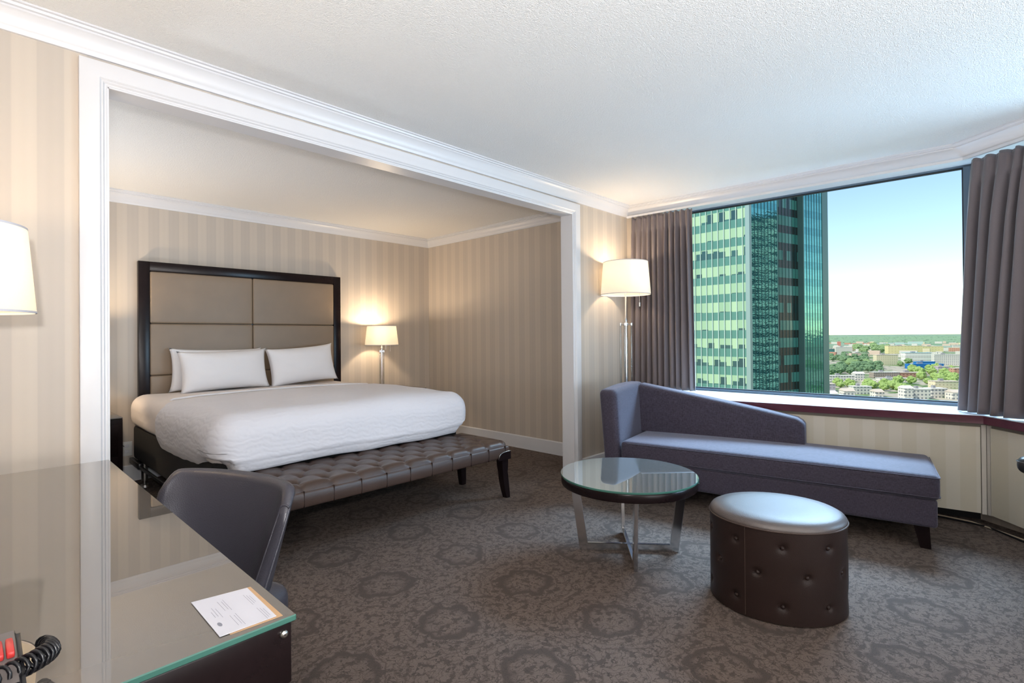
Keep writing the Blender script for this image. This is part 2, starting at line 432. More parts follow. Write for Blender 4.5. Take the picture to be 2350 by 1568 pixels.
def window(name, p, q):
    root = bpy.data.objects.new(name, None); C.objects.link(root); root['kind'] = 'structure'
    d = (q-p).normalized(); n = Vector((-d.y, d.x))
    if n.x < 0: n = -n
    def st(bm, a, b, z0, z1, o0, o1):
        pa, pb = p+d*a, p+d*b
        prism(bm, [tuple(pa+n*o0), tuple(pb+n*o0), tuple(pb+n*o1), tuple(pa+n*o1)], z0, z1)
    L = (q-p).length; T = ZT-.004
    bm = B(); st(bm, 0, L, ZS, ZS+.022, .0, .05); st(bm, 0, L, T-.012, T, .0, .05); st(bm, 0, .035, ZS, T, .0, .05); st(bm, L-.035, L, ZS, T, .0, .05)
    link('window_frame', bm, M['frame'], root)
    bm = B(); st(bm, .03, L-.03, ZS+.02, ZS+.030, .012, .04); st(bm, .03, L-.03, T-.020, T-.010, .012, .04)
    st(bm, .03, .042, ZS+.02, T-.01, .012, .04); st(bm, L-.042, L-.03, ZS+.02, T-.01, .012, .04)
    link('gasket', bm, M['frame_dark'], root)
    bm = B(); st(bm, .035, L-.035, ZS+.022, T-.012, .026, .032); link('pane', bm, M['pane'], root)
GA, GC, GE = y2(2.30)+nA*SB, corner_off(SB), W9+nB*SB
window('window_1', GA, GC); window('window_2', GC, GE)

# crown mouldings
crown = [(0, 2.334), (.011, 2.334), (.013, 2.347), (.018, 2.352), (.022, 2.368), (.031, 2.386), (.043, 2.400), (.052, 2.406), (.052, 2.413), (.060, 2.416), (.063, 2.424), (.071, 2.427), (.071, ZC)]
bm = B(); sweep_h(bm, [(XL, YN), (XL, YP), tuple(WA), tuple(WB), tuple(WE), (WE.x, YN)], crown, 1, closed=True); struct('trim_1', bm, M['white'], 40)
bm = B(); sweep_h(bm, [(-.6, YB), (-.6, YH), (XR, YH), (XR, YB)], crown, 1, closed=True); struct('trim_2', bm, M['white'], 40)
# casing round the opening: profile (distance in from outer edge, proud of wall)
cas = [(0, 0), (0, .024), (.004, .026), (.064, .026), (.068, .022), (.070, .018), (.076, .020), (.079, .016), (.081, .012), (.088, .014), (.092, .010), (.092, 0)]
bm = B(); rows = []
x0, x1, zt = XO0-.092, XO1+.092, ZO+.092
for (cx, cz, sx, sz) in ((x0, 0, 1, 0), (x0, zt, 1, -1), (x1, zt, -1, -1), (x1, 0, -1, 0)):
    rows.append([bm.verts.new((cx+sx*a, YP-b, cz+sz*a)) for a, b in cas])
for a, b in zip(rows, rows[1:]):
    for j in range(len(cas)-1): bm.faces.new((a[j], b[j], b[j+1], a[j+1]))
struct('trim_4', bm, M['white'], 30)
bm = B()
box(bm, XO0-.002, XO0+.004, YP-.012, YB+.004, 0, ZO); box(bm, XO1-.004, XO1+.002, YP-.012, YB+.004, 0, ZO); box(bm, XO0, XO1, YP-.012, YB+.004, ZO-.004, ZO+.002)
box(bm, XO0-.09, XO0, YB, YB+.015, 0, ZO+.09); box(bm, XO1, XO1+.09, YB, YB+.015, 0, ZO+.09); box(bm, XO0, XO1, YB, YB+.015, ZO, ZO+.09)
struct('trim_5', bm, M['white'])
def baseb(name, pts, side=1):
    bm = B(); sweep_h(bm, pts, [(0, .134), (.008, .134), (.013, .126), (.014, 0)], side); struct(name, bm, M['white'])
baseb('baseboard_bedroom', [(-.6, YB+.02), (-.6, YH), (XR, YH), (XR, YB)])
baseb('baseboard_partition', [(XO1+.09, YP), (WA.x, WA.y), tuple(y2(2.3))])
baseb('baseboard_left', [(XL, YN), (XL, YP), (XO0-.09, YP)])

# window sill with burgundy nosing, panelled casing under it
S0 = Vector((4.26, .11)); S1 = Vector((3.93, 2.24)); SD = Vector((-.76, -.65)); S2 = S0+SD*1.9
def off(p, d, o): n = Vector((-d.y, d.x)); n = n if n.x > 0 else -n; return p+n*o
d1 = (S1-S0).normalized(); d2 = SD.normalized()
def mit(o):   # inner mitred corner at offset o
    a = off(S0, d1, o); b = off(S0, d2, o)
    den = d1.x*d2.y-d1.y*d2.x; t_ = ((b.x-a.x)*d2.y-(b.y-a.y)*d2.x)/den; return a+d1*t_
sill = thing('window_sill', 'long white window sill with a burgundy wood front edge, running behind the chaise', 'sill', (0, 0, 0))
bm = B(); prism(bm, [tuple(mit(.012)), tuple(off(S1, d1, .012)), tuple(y2(2.25)), tuple(y2(2.25)+nA*.26), tuple(corner_off(.26)), tuple(W9+nB*.26), tuple(W9), tuple(WE), tuple(off(S2, d2, .012))], .66, ZS); link('sill_board', bm, M['sill'], sill)
bm = B(); prism(bm, [tuple(mit(.013)), tuple(off(S1, d1, .013)), tuple(S1), tuple(S0), tuple(S2), tuple(off(S2, d2, .013))], .637, ZS-.001, .003, 2); link('nosing', bm, M['wood_red'], sill, 30)
bm = B()
pw = .135
wall_strip(bm, off(off(S0+d1*1.5, d1, .012), d1, .19), off(off(S0+d1*1.1, d1, .012), d1, .19), ZS, ZS+.002, .05)
link('air_grille', bm, simple('grille', srgb(200, 214, 214), .4), sill)
cas_ = thing('window_seat_casing', 'pale striped panelled casing under the window sill behind the chaise', 'panelling')
for a, b in ((mit(.03), off(S0, d1, .03)+d1*1.14), (off(S0, d1, .03)+d1*1.20, off(S1, d1, .03)), (mit(.03)+d2*.0, off(S2, d2, .03))):
    dd = (b-a).normalized(); bm = B(); wall_strip(bm, a+dd*.028, b-dd*.006, .085, .612, .02); link('side_panel', bm, M['panel'], cas_)
bm = B(); wall_strip(bm, mit(.042), off(S1, d1, .042), .11, .637, .02); wall_strip(bm, mit(.042), off(S2, d2, .042), .11, .637, .02); link('panel_frame', bm, M['joint'], cas_)
for a, dd in ((off(S0, d1, .031)+d1*1.143, d1), (mit(.031)+d1*.002, d1), (mit(.031)+d2*.001, d2)):
    bm = B(); wall_strip(bm, a, a+dd*(.050 if dd is d1 and (a-S0).length > .5 else .022), .08, .625, .015); link('seam_post', bm, M['post'], cas_)
bm = B(); wall_strip(bm, mit(.21), off(S1, d1, .21), .0, .08, .02); wall_strip(bm, mit(.21), off(S2, d2, .21), 0, .08, .02); link('toe_kick', bm, M['shadow'], cas_)
bm = B(); prism(bm, [tuple(S1+Vector((.02, 0))), tuple(y2(2.24)), tuple(y2(2.22)), tuple(S1+Vector((.02, -.02)))], 0, .66); link('end_panel', bm, M['panel'], cas_)

# ------------------------------------------------------------------ curtains
def curtain(name, label, top, bot, zt_, zb_, nf, amp, seed):
    root = thing(name, label, 'curtain', (0, 0, 0))
    rnd = random.Random(seed); ph = [rnd.uniform(-.5, .5) for _ in range(nf*2+4)]
    def along(path, t_):
        L = [(Vector(b)-Vector(a)).length for a, b in zip(path, path[1:])]; s = t_*sum(L)
        for i, l_ in enumerate(L):
            if s <= l_ or i == len(L)-1:
                a, b = Vector(path[i]), Vector(path[i+1]); d = (b-a).normalized(); return a+d*s, Vector((d.y, -d.x))
            s -= l_
    def fn(u, v):
        pt, nt = along(top, u); pb, nb = along(bot, u)
        k = v**.8; p = pt*(1-k)+pb*k; n = (nt*(1-k)+nb*k)
        i = int(u*nf*2); w = u*nf+.22*ph[i]*0
        ww = u*nf*2*pi + .9*noise.noise(Vector((u*nf*.9, seed, v*.35)))*3.2
        a = amp*(.45+.55*min(1, v*4))*(.75+.5*abs(noise.noise(Vector((u*nf*.7, seed+3, 0)))*1.6))
        if v < .09: wv = sin(ww)*.55+.45*sin(ww*3+seed)*(1-v/.09)*.5
        else: wv = sin(ww)+.25*sin(2*ww+1)*v
        o = a*wv
        return (p.x+n.x*o, p.y+n.y*o, zt_+(zb_-zt_)*v+.006*sin(ww*1.0)*(1-v)*(v < .05))
    bm = B(); grid(bm, nf*18+1, 40, fn)
    o = link('curtain_panel', bm, M['curtain'], root, 180)
    md = o.modifiers.new('thick', 'SOLIDIFY'); md.thickness = .003
    bm = B(); grid(bm, nf*18+1, 3, lambda u, v: tuple(Vector(fn(u, .012+v*.028))+Vector((0, 0, .0))+Vector((*(along(top, u)[1]*.004), 0))))
    link('heading_tape', bm, M['curtain'], root, 180)
    return root
curtain('curtain', 'brown-grey pleated curtain beside the floor lamp, left of the tower view', [(4.385, 2.585), (4.415, 2.0)], [(4.385, 2.60), (4.41, 1.985)], 2.308, .70, 11, .034, 3)
curtain('curtain', 'grey pleated curtain hanging at the right edge of the picture window', [(4.49, .155), (4.36, -.075), (4.10, -.40)], [(4.45, .235), (4.24, .045), (4.16, -.075), (3.95, -.36)], 2.308, .692, 9, .034, 11)
bm = B(); wall_strip(bm, Vector((4.385, 2.64)), Vector((4.49, .2)), 2.318, 2.336, .02); wall_strip(bm, Vector((4.49, .2)), Vector((4.49, .2))+D2*2.0, 2.318, 2.336, .02)
tag(link('curtain_track', bm, M['white']), 'white curtain track running along the head of the window', 'curtain track')

# ------------------------------------------------------------------ bedroom: headboard, bed, pillows
hb = thing('headboard', 'tall taupe padded headboard in a dark wood frame behind the bed', 'headboard', (1.93, YH, 0))
hx0, hx1, hy = 1.01-1.93, 2.85-1.93, -.055
bm = B(); box(bm, hx0, hx0+.08, hy, -.001, .1, 1.859, .003); box(bm, hx1-.08, hx1, hy, -.001, .1, 1.859, .003); box(bm, hx0+.08, hx1-.08, hy, -.001, 1.779, 1.859, .003); box(bm, hx0+.08, hx1-.08, -.03, -.001, .1, 1.779)
link('frame', bm, M['wood'], hb, 30)
for i in range(2):
    for j in range(4):
        a = hx0+.081+i*.84; z0 = 1.779-.449*(j+1)
        bm = B(); rbox(bm, a, a+.838, -.058, -.022, max(z0, .12), z0+.447, .016, 5, 8)
        link('cushion_panel', bm, M['headpad'], hb, 180)

bx0, bx1, by0, by1 = .945, 2.80, 3.14, 5.29
bed = thing('bed', 'king bed with white duvet on a dark box base in front of the padded headboard', 'bed', (0, 0, 0))
bm = B(); box(bm, bx0+.02, bx1-.02, by0+.13, by1, .2, .48, .03, 4); link('bed_base', bm, simple('black_base_fabric', srgb(12, 10, 10), .95), bed, 40)
for (x, y) in ((bx0+.08, by0+.6), (bx1-.3, by0+.6), (bx0+.05, by1-.25), (bx1-.08, by1-.25), (bx0+.05, by1-1.05)):
    bm = B(); lathe(bm, [(.001, .2), (.022, .2), (.022, .06), (.012, .055), (.012, .03), (.03, .025), (.032, .004), (.001, .0)], (x, y), 16); link('leg', bm, M['nickel'], bed, 40)
bm = B(); box(bm, bx0-.01, bx0+.02, by1-.35, by1-.02, .17, .215, .004); box(bm, bx0-.005, bx0+.01, by0+.1, by1-.02, .175, .2, .002); link('metal_rail', bm, M['black'], bed, 30)
def mdisp(p):
    q = p.copy(); s = noise.noise(p*3)*.008
    if p.x < bx0+.2: q.x += .02*sin((p.z-.47)*9)*0
    q.z += s; return q
bm = B(); rbox(bm, bx0-.012, bx1+.012, by0+.09, by1, .45, .735, .11, 6, 24, mdisp); link('mattress', bm, M['sheet'], bed, 180)
YF = 4.5
def ddisp(p):
    q = p.copy()
    # puffed side, wrinkles, draped lower edge
    cx = (bx0+bx1)/2; ex = (p.x-cx)/((bx1-bx0)/2); ty = (p.y-by0)/(YF-by0)
    side = max(0, abs(ex)-.86)/.14; foot = max(0, .12-ty)/.12
    low = max(0, (.60-p.z)/.22)
    if p.y < by0+.14 and p.z < .5: q.y -= (p.y-(by0-.02))*.6*max(0, 1-side*1.2)
    if p.y < by0+.4 and p.z < .52: q.z += .08*min(1, (by0+.4-p.y)/.25)*min(1, (.52-p.z)/.12)
    n1 = noise.noise(Vector((p.x*3, p.y*3, p.z*2))); n2 = noise.noise(Vector((p.x*9+3, p.y*9, p.z*16)))
    sx = math.copysign(1, ex)
    q.x += sx*side*(.005*n2+.010*n1-.05*low*low)
    q.y += foot*(.014*n1-.0*low-.0)
    q.z += .014*n1
    if side > .5: q.z += low*(-.05*min(1, max(0, ty-.12)*2)+.02)*(1 if p.z < .55 else 0)
    q.z += .018*(1-ex*ex)*(1 if p.z > .6 else 0)
    return q
bm = B(); rbox(bm, bx0-.022, bx1+.022, by0-.02, YF, .345, .755, .15, 9, 30, ddisp); link('duvet', bm, M['duvet'], bed, 180)
bm = B(); tube(bm, [(bx0+.0, YF-.02, .62), (bx0+.05, YF-.01, .70), (bx0+.12, YF-.005, .745)]+[(bx0+.12+(bx1-bx0-.24)*i/10, YF-.005, .752+.014*sin(pi*i/10)) for i in range(1, 10)]+[(bx1-.12, YF-.005, .745), (bx1-.04, YF-.01, .70)], .008, 8)
link('duvet_hem', bm, M['pillow'], bed, 180)

def pillow(label, c, w, h, th, tilt, rz=0, roll=0, seed=0):
    def fn(u, v, s):
        x, y = 2*u-1, 2*v-1
        px = x*(1-.05*(1-abs(y)**2.0)*abs(x)**3)*w/2*(1+.03*abs(y)**6)
        py = y*(1-.07*(1-abs(x)**2.2)*abs(y)**2)*h/2*(1+.05*abs(x)**8)
        t_ = th/2*((1-abs(x)**2.6)*(1-abs(y)**2.4))**.55
        t_ += .012*noise.noise(Vector((x*2.2, y*2.2, seed)))*(1-abs(x)**4)*(1-abs(y)**4)
        return Vector((px, s*t_, py))
    bm = B(); n = 26
    for s in (-1, 1): grid(bm, n, n, lambda u, v: fn(u, v, s))
    bmesh.ops.remove_doubles(bm, verts=bm.verts[:], dist=1e-5)
    o = link('pillow', bm, M['pillow'], None, 180); o.location = c; o.rotation_euler = (tilt, roll, rz)
    tag(o, label, 'pillow', None); return o
pillow('white pillow behind the left front pillow, only its corner tip showing', (1.592, 5.235, .918), .75, .37, .08, radians(-4), 0, radians(1), 9)
pillow('white pillow standing on the left half of the bed', (1.61, 5.08, .912), .72, .36, .19, radians(-14), radians(0), radians(-1), 1)
pillow('white pillow standing on the right half of the bed', (2.32, 5.09, .93), .66, .37, .19, radians(-14), radians(-1), radians(-4), 5)

# ------------------------------------------------------------------ tufted bench
bench = thing('tufted_bench', 'long button-tufted brown leather bench at the foot of the bed', 'bench', (1.9, 2.955, 0))
L2, W2 = .885, .265
def bench_top(u, v):
    x, y = (2*u-1)*L2, (2*v-1)*W2
    ex = max(0, abs(x)-(L2-.05))/.05; ey = max(0, abs(y)-(W2-.05))/.05
    e = min(1, math.hypot(ex, ey)); z = .372+.05*math.sqrt(max(0, 1-e*e))
    # diamond tufting: buttons on a staggered lattice
    px, py = .168, .115; best = 9; bd = None
    for k in range(4):
        yy = (k-1.5)*py; o = (k % 2)*px/2; xx = round((x-o)/px)*px+o
        if abs(xx) > L2-.07: continue
        d = math.hypot(x-xx, y-yy); best = min(best, d)
    z -= .024*math.exp(-(best/.016)**2)+.012*math.exp(-(best/.045)**2)
    yq = min(max(y, -1.5*py), 1.5*py)
    a = 2*x/px+(yq+1.5*py)/py; b = 2*x/px-(yq+1.5*py)/py
    cr = lambda q: math.exp(-((q/2-round(q/2))*2/.20)**2)
    cc = max(cr(a), cr(b)) if abs(y) < 1.5*py else cr(a)*.9
    z -= .0065*cc*(abs(x) < L2-.05)*(1 if e < .9 else max(0, (1-e)/.1))+.006*cc*(e > 0)*(abs(x) < L2-.05)
    # rounded plan corners
    return Vector((x, y, z))
bm = B(); grid(bm, 240, 72, bench_top)
link('tufted_top', bm, M['leather_brown'], bench, 180)
bm = B(); rbox(bm, -L2-.002, L2+.002, -W2-.002, W2+.002, .295, .382, .012, 3, 10, lambda p: Vector((p.x, p.y+math.copysign(.006, p.y)*sin((p.z-.295)/.087*pi)*(abs(p.y) > W2-.02), p.z))); link('apron', bm, M['leather_brown'], bench, 180)
for i in range(-5, 6, 1):
    bm = B(); box(bm, i*.168-.001, i*.168+.001, -W2-.0095, -W2+.002, .298, .385); link('seam', bm, M['leather_dark'], bench)
for sx in (-1, 1):
    for sy in (-1, 1):
        bm = B(); rr = []
        for k in range(9):
            z = .375*(1-k/8)+.0; t_ = k/8
            w = .034-.013*t_+.0; ox = sx*(L2-.035+.022*(t_**2)-.006*sin(pi*t_)); oy = sy*(W2-.035+.018*t_**2)
            rr.append([bm.verts.new((ox+a*w, oy+b*w, z)) for a, b in ((-1, -1), (1, -1), (1, 1), (-1, 1))])
        for a, b in zip(rr, rr[1:]):
            for k in range(4): bm.faces.new((a[k], a[(k+1) % 4], b[(k+1) % 4], b[k]))
        bm.faces.new(rr[0][::-1]); bm.faces.new(rr[-1])
        bmesh.ops.bevel(bm, geom=[e for e in bm.edges if abs(e.verts[0].co.z-e.verts[1].co.z) > .01], offset=.004, segments=2, affect='EDGES')
        link('leg', bm, M['wood'], bench, 40)
        # arched leg head with nickel piping
        bm = B(); pts = []
        for k in range(9):
            t_ = k/8; pts.append((sx*(L2-.012-.13*t_+.02), sy*(W2+.012), .345-.045*(1-math.sqrt(max(0, 1-(t_)**4)))))
        vsr = [bm.verts.new((p[0], p[1], p[2])) for p in pts]+[bm.verts.new((sx*(L2-.122), sy*(W2+.012), .285)), bm.verts.new((sx*(L2+.008), sy*(W2+.012), .285))]
        f = bm.faces.new(vsr); ex = bmesh.ops.extrude_face_region(bm, geom=[f]); bmesh.ops.translate(bm, verts=[v for v in ex['geom'] if isinstance(v, bmesh.types.BMVert)], vec=(0, -sy*.02, 0))
        br = link('leg_bracket', bm, M['wood'], bench)
        bm = B(); tube(bm, pts, .0022, 6); link('piping', bm, M['nickel'], br, 180)

# ------------------------------------------------------------------ nightstands
def nightstand(label, x0, x1, y0, y1, h):
    r = thing('nightstand', label, 'nightstand', ((x0+x1)/2, (y0+y1)/2, 0)); w, d = (x1-x0)/2, (y1-y0)/2
    bm = B(); box(bm, -w, w, -d, d, .08, h-.012, .004); link('body', bm, M['wood'], r, 30)
    bm = B(); box(bm, -w, w, -d, d, h-.0115, h, .003); link('glass_top', bm, M['night_glass'], r, 30)
    for sx in (-1, 1):
        for sy in (-1, 1):
            bm = B(); box(bm, sx*(w-.03)-.02, sx*(w-.03)+.02, sy*(d-.03)-.02, sy*(d-.03)+.02, 0, .081); link('leg', bm, M['wood'], r)
    for k in range(2):
        bm = B(); z0 = .12+k*.235; box(bm, -w+.03, w-.03, -d-.014, -d+.001, z0, z0+.22, .003); dr = link('drawer', bm, M['wood'], r, 30)
        bm = B(); tube(bm, [(-.07, -d-.034, z0+.12), (.07, -d-.034, z0+.12)], .006, 10)
        for s in (-.06, .06): tube(bm, [(s, -d-.012, z0+.12), (s, -d-.034, z0+.12)], .004, 8)
        link('handle', bm, M['nickel'], dr, 40)
    return r
nightstand('dark wood nightstand with glass top right of the bed, under the lit lamp', 2.93, 3.61, 4.78, 5.34, .62)
nightstand('dark wood nightstand left of the bed, half hidden by the door casing', .12, .80, 4.72, 5.34, .62)
ck = thing('alarm_clock', 'small black alarm clock on the nightstand left of the bed', 'clock', (.70, 4.90, .62))
bm = B(); prism(bm, [(-.07, -.04), (.035, -.04), (.035, .04), (-.07, .04)], 0, .03, .005); box(bm, -.06, .03, -.01, .03, .028, .10, .01, 3); link('body', bm, M['black'], ck, 40)
bm = B(); box(bm, -.05, .02, -.014, -.009, .045, .09, .002); link('display', bm, M['gunmetal'], ck)

# ------------------------------------------------------------------ lamps
def lamp(name, label, loc, floor=False, energy=26, flip=0):
    r = thing(name, label, 'lamp', loc, flip, None)
    if floor is True: zs0, zs1, rb, rt, R, zc_ = 1.553, 1.845, .218, .195, .14, 1.29
    else: zs0, zs1, rb, rt, R, zc_ = .485, .705, .185, .160, .085, .415
    if floor == 2: zs0, zs1, rb, rt = .505, .755, .205, .185
    bm = B(); lathe(bm, [(.001, .0), (R, .0), (R, .012), (R-.006, .018), (.03, .022), (.018, .035), (.001, .035)], (0, 0), 40); link('base', bm, M['chrome'], r, 40)
    bm = B(); lathe(bm, [(.0075, .03), (.0075, zc_+.028), (.012, zc_+.03), (.012, zc_+.05), (.0075, zc_+.055), (.0075, zs1-.09)], (0, 0), 16); link('pole', bm, M['chrome'], r, 60)
    ro = .048 if floor is True else .028
    bm = B()
    for k in range(4):
        a = pi/2*k+.35; tube(bm, [(0, 0, zc_), (ro*cos(a), ro*sin(a), zc_)], .0045, 8); tube(bm, [(ro*cos(a), ro*sin(a), zc_-.008), (ro*cos(a), ro*sin(a), zc_+.012)], .009, 12)
    lathe(bm, [(.0078, zc_-.012), (.014, zc_-.012), (.014, zc_+.012), (.0078, zc_+.012)], (0, 0), 20); link('collar', bm, M['chrome'], r, 40)
    for k in range(4):
        a = pi/2*k+.35; bm = B(); tube(bm, [(ro*cos(a), ro*sin(a), .03), (ro*cos(a), ro*sin(a), zc_-.006)], .0065 if floor is True else .0045, 10); link('acrylic_rod', bm, M['acrylic'], r, 60)
    bm = B(); t_ = .002
    lathe(bm, [(rb, zs0), (rt, zs1), (rt-t_, zs1), (rb-t_, zs0)], (0, 0), 64, close=True); sh = link('lamp_shade', bm, M['shade'], r, 40)
    bm = B(); lathe(bm, [(rb+.0006, zs0), (rb+.0002, zs0+.006), (rb-.003, zs0+.006), (rb-.003, zs0)], (0, 0), 64, close=True); link('rim', bm, M['paper_white'], sh, 40); bm = B(); lathe(bm, [(rt+.0006, zs1), (rt+.001, zs1-.006), (rt-.003, zs1-.006), (rt-.003, zs1)], (0, 0), 64, close=True)
    link('rim', bm, M['paper_white'], sh, 40)
    bm = B()
    for k in range(3):
        a = 2*pi*k/3; tube(bm, [(0, 0, zs1-.035), ((rt-.004)*cos(a), (rt-.004)*sin(a), zs1-.02)], .002, 6)
    link('spider', bm, M['nickel'], r, 60)
    zb = (zs0+zs1)/2+.01
    bm = B(); lathe(bm, [(.001, zb+.045), (.018, zb+.04), (.028, zb+.018), (.028, zb+.002), (.018, zb-.022), (.013, zb-.04), (.001, zb-.041)], (0, 0), 20); link('bulb', bm, M['bulb'], r, 180)
    # pull switch
    px = rb*.55; a = -1.0
    bm = B(); tube(bm, [(px*cos(a), px*sin(a), zs0+.05), (px*cos(a), px*sin(a), zs0-.07)], .0015, 6); tube(bm, [(px*cos(a), px*sin(a), zs0-.07), (px*cos(a), px*sin(a), zs0-.105)], .006, 10) if floor is True else tube(bm, [(px*.5*cos(a), px*.5*sin(a), zs0), (px*.5*cos(a), px*.5*sin(a), zs0-.05)], .003, 8)
    link('pull_chain', bm, M['nickel'], r, 60)
    # its own light: one small source just above and one just below the bulb
    l = bpy.data.lights.new(name+'_light', 'POINT'); l.energy = energy; l.color = (1, .76, .50); l.shadow_soft_size = .035
    lo = bpy.data.objects.new(name+'_light', l); C.objects.link(lo); lo.parent = r; lo.location = (0, 0, zb+.055)
    return r
lamp('table_lamp', 'lit chrome table lamp with white shade on the nightstand right of the bed', (3.245, 5.12, .62), energy=27)
lamp('table_lamp', 'lit table lamp on the nightstand left of the bed, hidden behind the door casing', (.42, 5.10, .62), energy=34)
lamp('table_lamp', 'lit white-shaded lamp on the desk at the left edge of the picture', (-.055, 2.12, .765), floor=2, energy=9)
lamp('floor_lamp', 'lit chrome floor lamp with white drum shade in the corner behind the chaise', (4.045, 2.452, 0), floor=True, energy=14)

# wall outlet
ou = thing('wall_outlet', 'white wall outlet low on the wall between nightstand and bed', 'outlet', (.935, YH, .275))
bm = B(); box(bm, -.038, .038, -.006, -.0005, -.06, .06, .003); link('cover_plate', bm, M['plate'], ou, 30)
for z in (-.024, .024):
    bm = B(); box(bm, -.017, .017, -.009, -.005, z-.014, z+.014, .003); link('socket', bm, M['white'], ou, 30)
bm = B(); tube(bm, [(.80, 5.30, .42), (.84, 5.31, .46), (.885, 5.325, .44), (.90, 5.335, .38), (.89, 5.345, .32), (.915, 5.352, .299)], .003, 8)
tag(link('lamp_cord', bm, M['black'], None, 180), 'thin black cord looping from nightstand to wall outlet', 'cord')

# ------------------------------------------------------------------ desk
desk = thing('desk', 'dark wood desk with glass top in the near left corner', 'desk', (0, 0, 0))
dx0, dx1, dy0, dy1 = -.345, .352, .798, 2.316
bm = B(); box(bm, dx0, dx1, dy0, dy1, .7555, .765, .0015, 1)
for f in bm.faces: f.material_index = 0 if abs(f.normal.z) > .9 else 1
gt = link('glass_top', bm, [M['desk_glass'], M['glass_edge']], desk)
for p in gt.data.polygons: p.material_index = 0 if p.normal.z > .9 else 1
bm = B(); box(bm, dx0+.004, dx1-.005, dy0+.006, dy1-.005, .66, .754, .003); link('apron', bm, M['wood'], desk, 30)
for x in (dx0+.045, dx1-.048):
    for y in (dy0+.048, dy1-.046):
        bm = B(); box(bm, x-.04, x+.04, y-.04, y+.04, 0, .661, .003); link('leg', bm, M['wood'], desk, 30)
bm = B(); box(bm, dx0+.085, dx1-.09, dy0+.014, dy0+.04, .18, .662, .002); link('end_panel', bm, M['wood'], desk, 30)
for (x, y) in ((dx1-.018, dy0+.0), (dx1-.018, dy1-.06)):
    bm = B(); lathe(bm, [(.001, 0), (.006, .0), (.006, .004), (.003, .006), (.001, .006)], (0, 0), 14); o = link('bumper', bm, M['nickel'], desk, 60); o.location = (x, y+.006, .740); o.rotation_euler = (pi/2, 0, 0)
# printed cards
def card(name, pts, z, mat, label, lines=False):
    r = thing(name, label, 'card', (pts[0][0], pts[0][1], z)); o0 = pts[0]
    bm = B(); prism(bm, [(p[0]-o0[0], p[1]-o0[1]) for p in pts], 0, .0006); link('sheet', bm, mat, r)
    if lines:
        e1 = Vector((pts[1][0]-o0[0], pts[1][1]-o0[1])); e2 = Vector((pts[3][0]-o0[0], pts[3][1]-o0[1]))
        bm = B()
        def bar(u, v0, v1, w=.006, al=True):
            for p0, p1 in (((u, v0), (u+w, v1)),):
                q = [e1*a+e2*b for a, b in ((p0[0], p0[1]), (p1[0], p0[1]), (p1[0], p1[1]), (p0[0], p1[1]))]
                quad(bm, *[(s.x, s.y, .0009) for s in q])
        for c0 in (.18, .60):
            for u, a, b in ((.82, 0, .32), (.86, .03, .29), (.90, .06, .26)): bar(u, c0+a, c0+b)
            for u, a, b in ((.42, .04, .28), (.46, .0, .32), (.36, .02, .30)): bar(u, c0+a-.02, c0+b-.02)
        for u, a, b in ((.20, .3, .55), (.25, .34, .6), (.15, .4, .56)): bar(u, a, b)
        ng = 14
        lb = B(); vsx = [lb.verts.new((*(e1*(.13+.035*cos(2*pi*k/ng))+e2*(.74+.05*sin(2*pi*k/ng))), .0009)) for k in range(ng)]
        lb.faces.new(vsx); link('printed_logo', lb, M['ink'], r); link('printed_text', bm, M['ink'], r)
card('paper_card', [(.262, .955), (.336, .942), (.335, .808), (.262, .812)], .7652, M['paper_tan'], 'tan card peeking out from under the white sheet on the desk')
card('paper_sheet', [(.250, .955), (.330, .940), (.327, .812), (.249, .815)], .7662, M['paper_white'], 'small white printed sheet lying on the glass desk corner', True)

# telephone, mostly outside the frame
ph = thing('telephone', 'black desk telephone with red buttons on the desk at the bottom left', 'telephone', (-.04, .86, .765))
bm = B(); vsx = []
prof = [(-.10, 0), (.075, 0), (.078, .02), (.07, .052), (.055, .058), (-.10, .028)]
for x in (-.10, .088): vsx.append([bm.verts.new((x, y, z)) for y, z in prof])
n = len(prof)
for k in range(n): bm.faces.new((vsx[0][k], vsx[1][k], vsx[1][(k+1) % n], vsx[0][(k+1) % n]))
bm.faces.new(vsx[0][::-1]); bm.faces.new(vsx[1]); bmesh.ops.bevel(bm, geom=bm.edges[:], offset=.005, segments=3, affect='EDGES'); link('body', bm, M['black'], ph, 40)
bm = B(); quadpts = lambda x0, x1, y0, y1: [(x0, y0, .0305+(y0+.10)*.1935+.0006), (x1, y0, .0305+(y0+.10)*.1935+.0006), (x1, y1, .0305+(y1+.10)*.1935+.0006), (x0, y1, .0305+(y1+.10)*.1935+.0006)]
quad(bm, *quadpts(-.02, .082, -.05, .05)); link('face_plate', bm, M['gunmetal'], ph)
bm = B(); q = quadpts(.0, .046, .012, .048); quad(bm, *[(a, b, c+.0006) for a, b, c in q]); link('label_card', bm, M['paper_white'], ph)
for k in range(3):
    bm = B(); x = .054+k*.0095; z = .0305+(.02+.10)*.1935; box(bm, x, x+.0075, -.005, .038, z-.004, z+.004, .002); link('button', bm, M['red_glow'], ph, 40)
bm = B(); rbox(bm, -.09, .045, -.075, -.03, .035, .075, .018, 5, 4); link('handset', bm, M['black'], ph, 180)
bm = B(); pts = []
for k in range(220):
    t_ = k/219; a = t_*2*pi*16; cx = .040+.075*sin(t_*pi*.62); cy = -.045+.10*t_**1.2; cz = .048-.02*t_
    d = Vector((.7, .7, 0)).normalized(); pts.append((cx+.011*cos(a)*.7, cy-.011*cos(a)*.7+.0*t_, max(.012, cz)+.011*sin(a)))
tube(bm, pts, .0022, 6); link('coiled_cord', bm, M['black'], ph, 180)

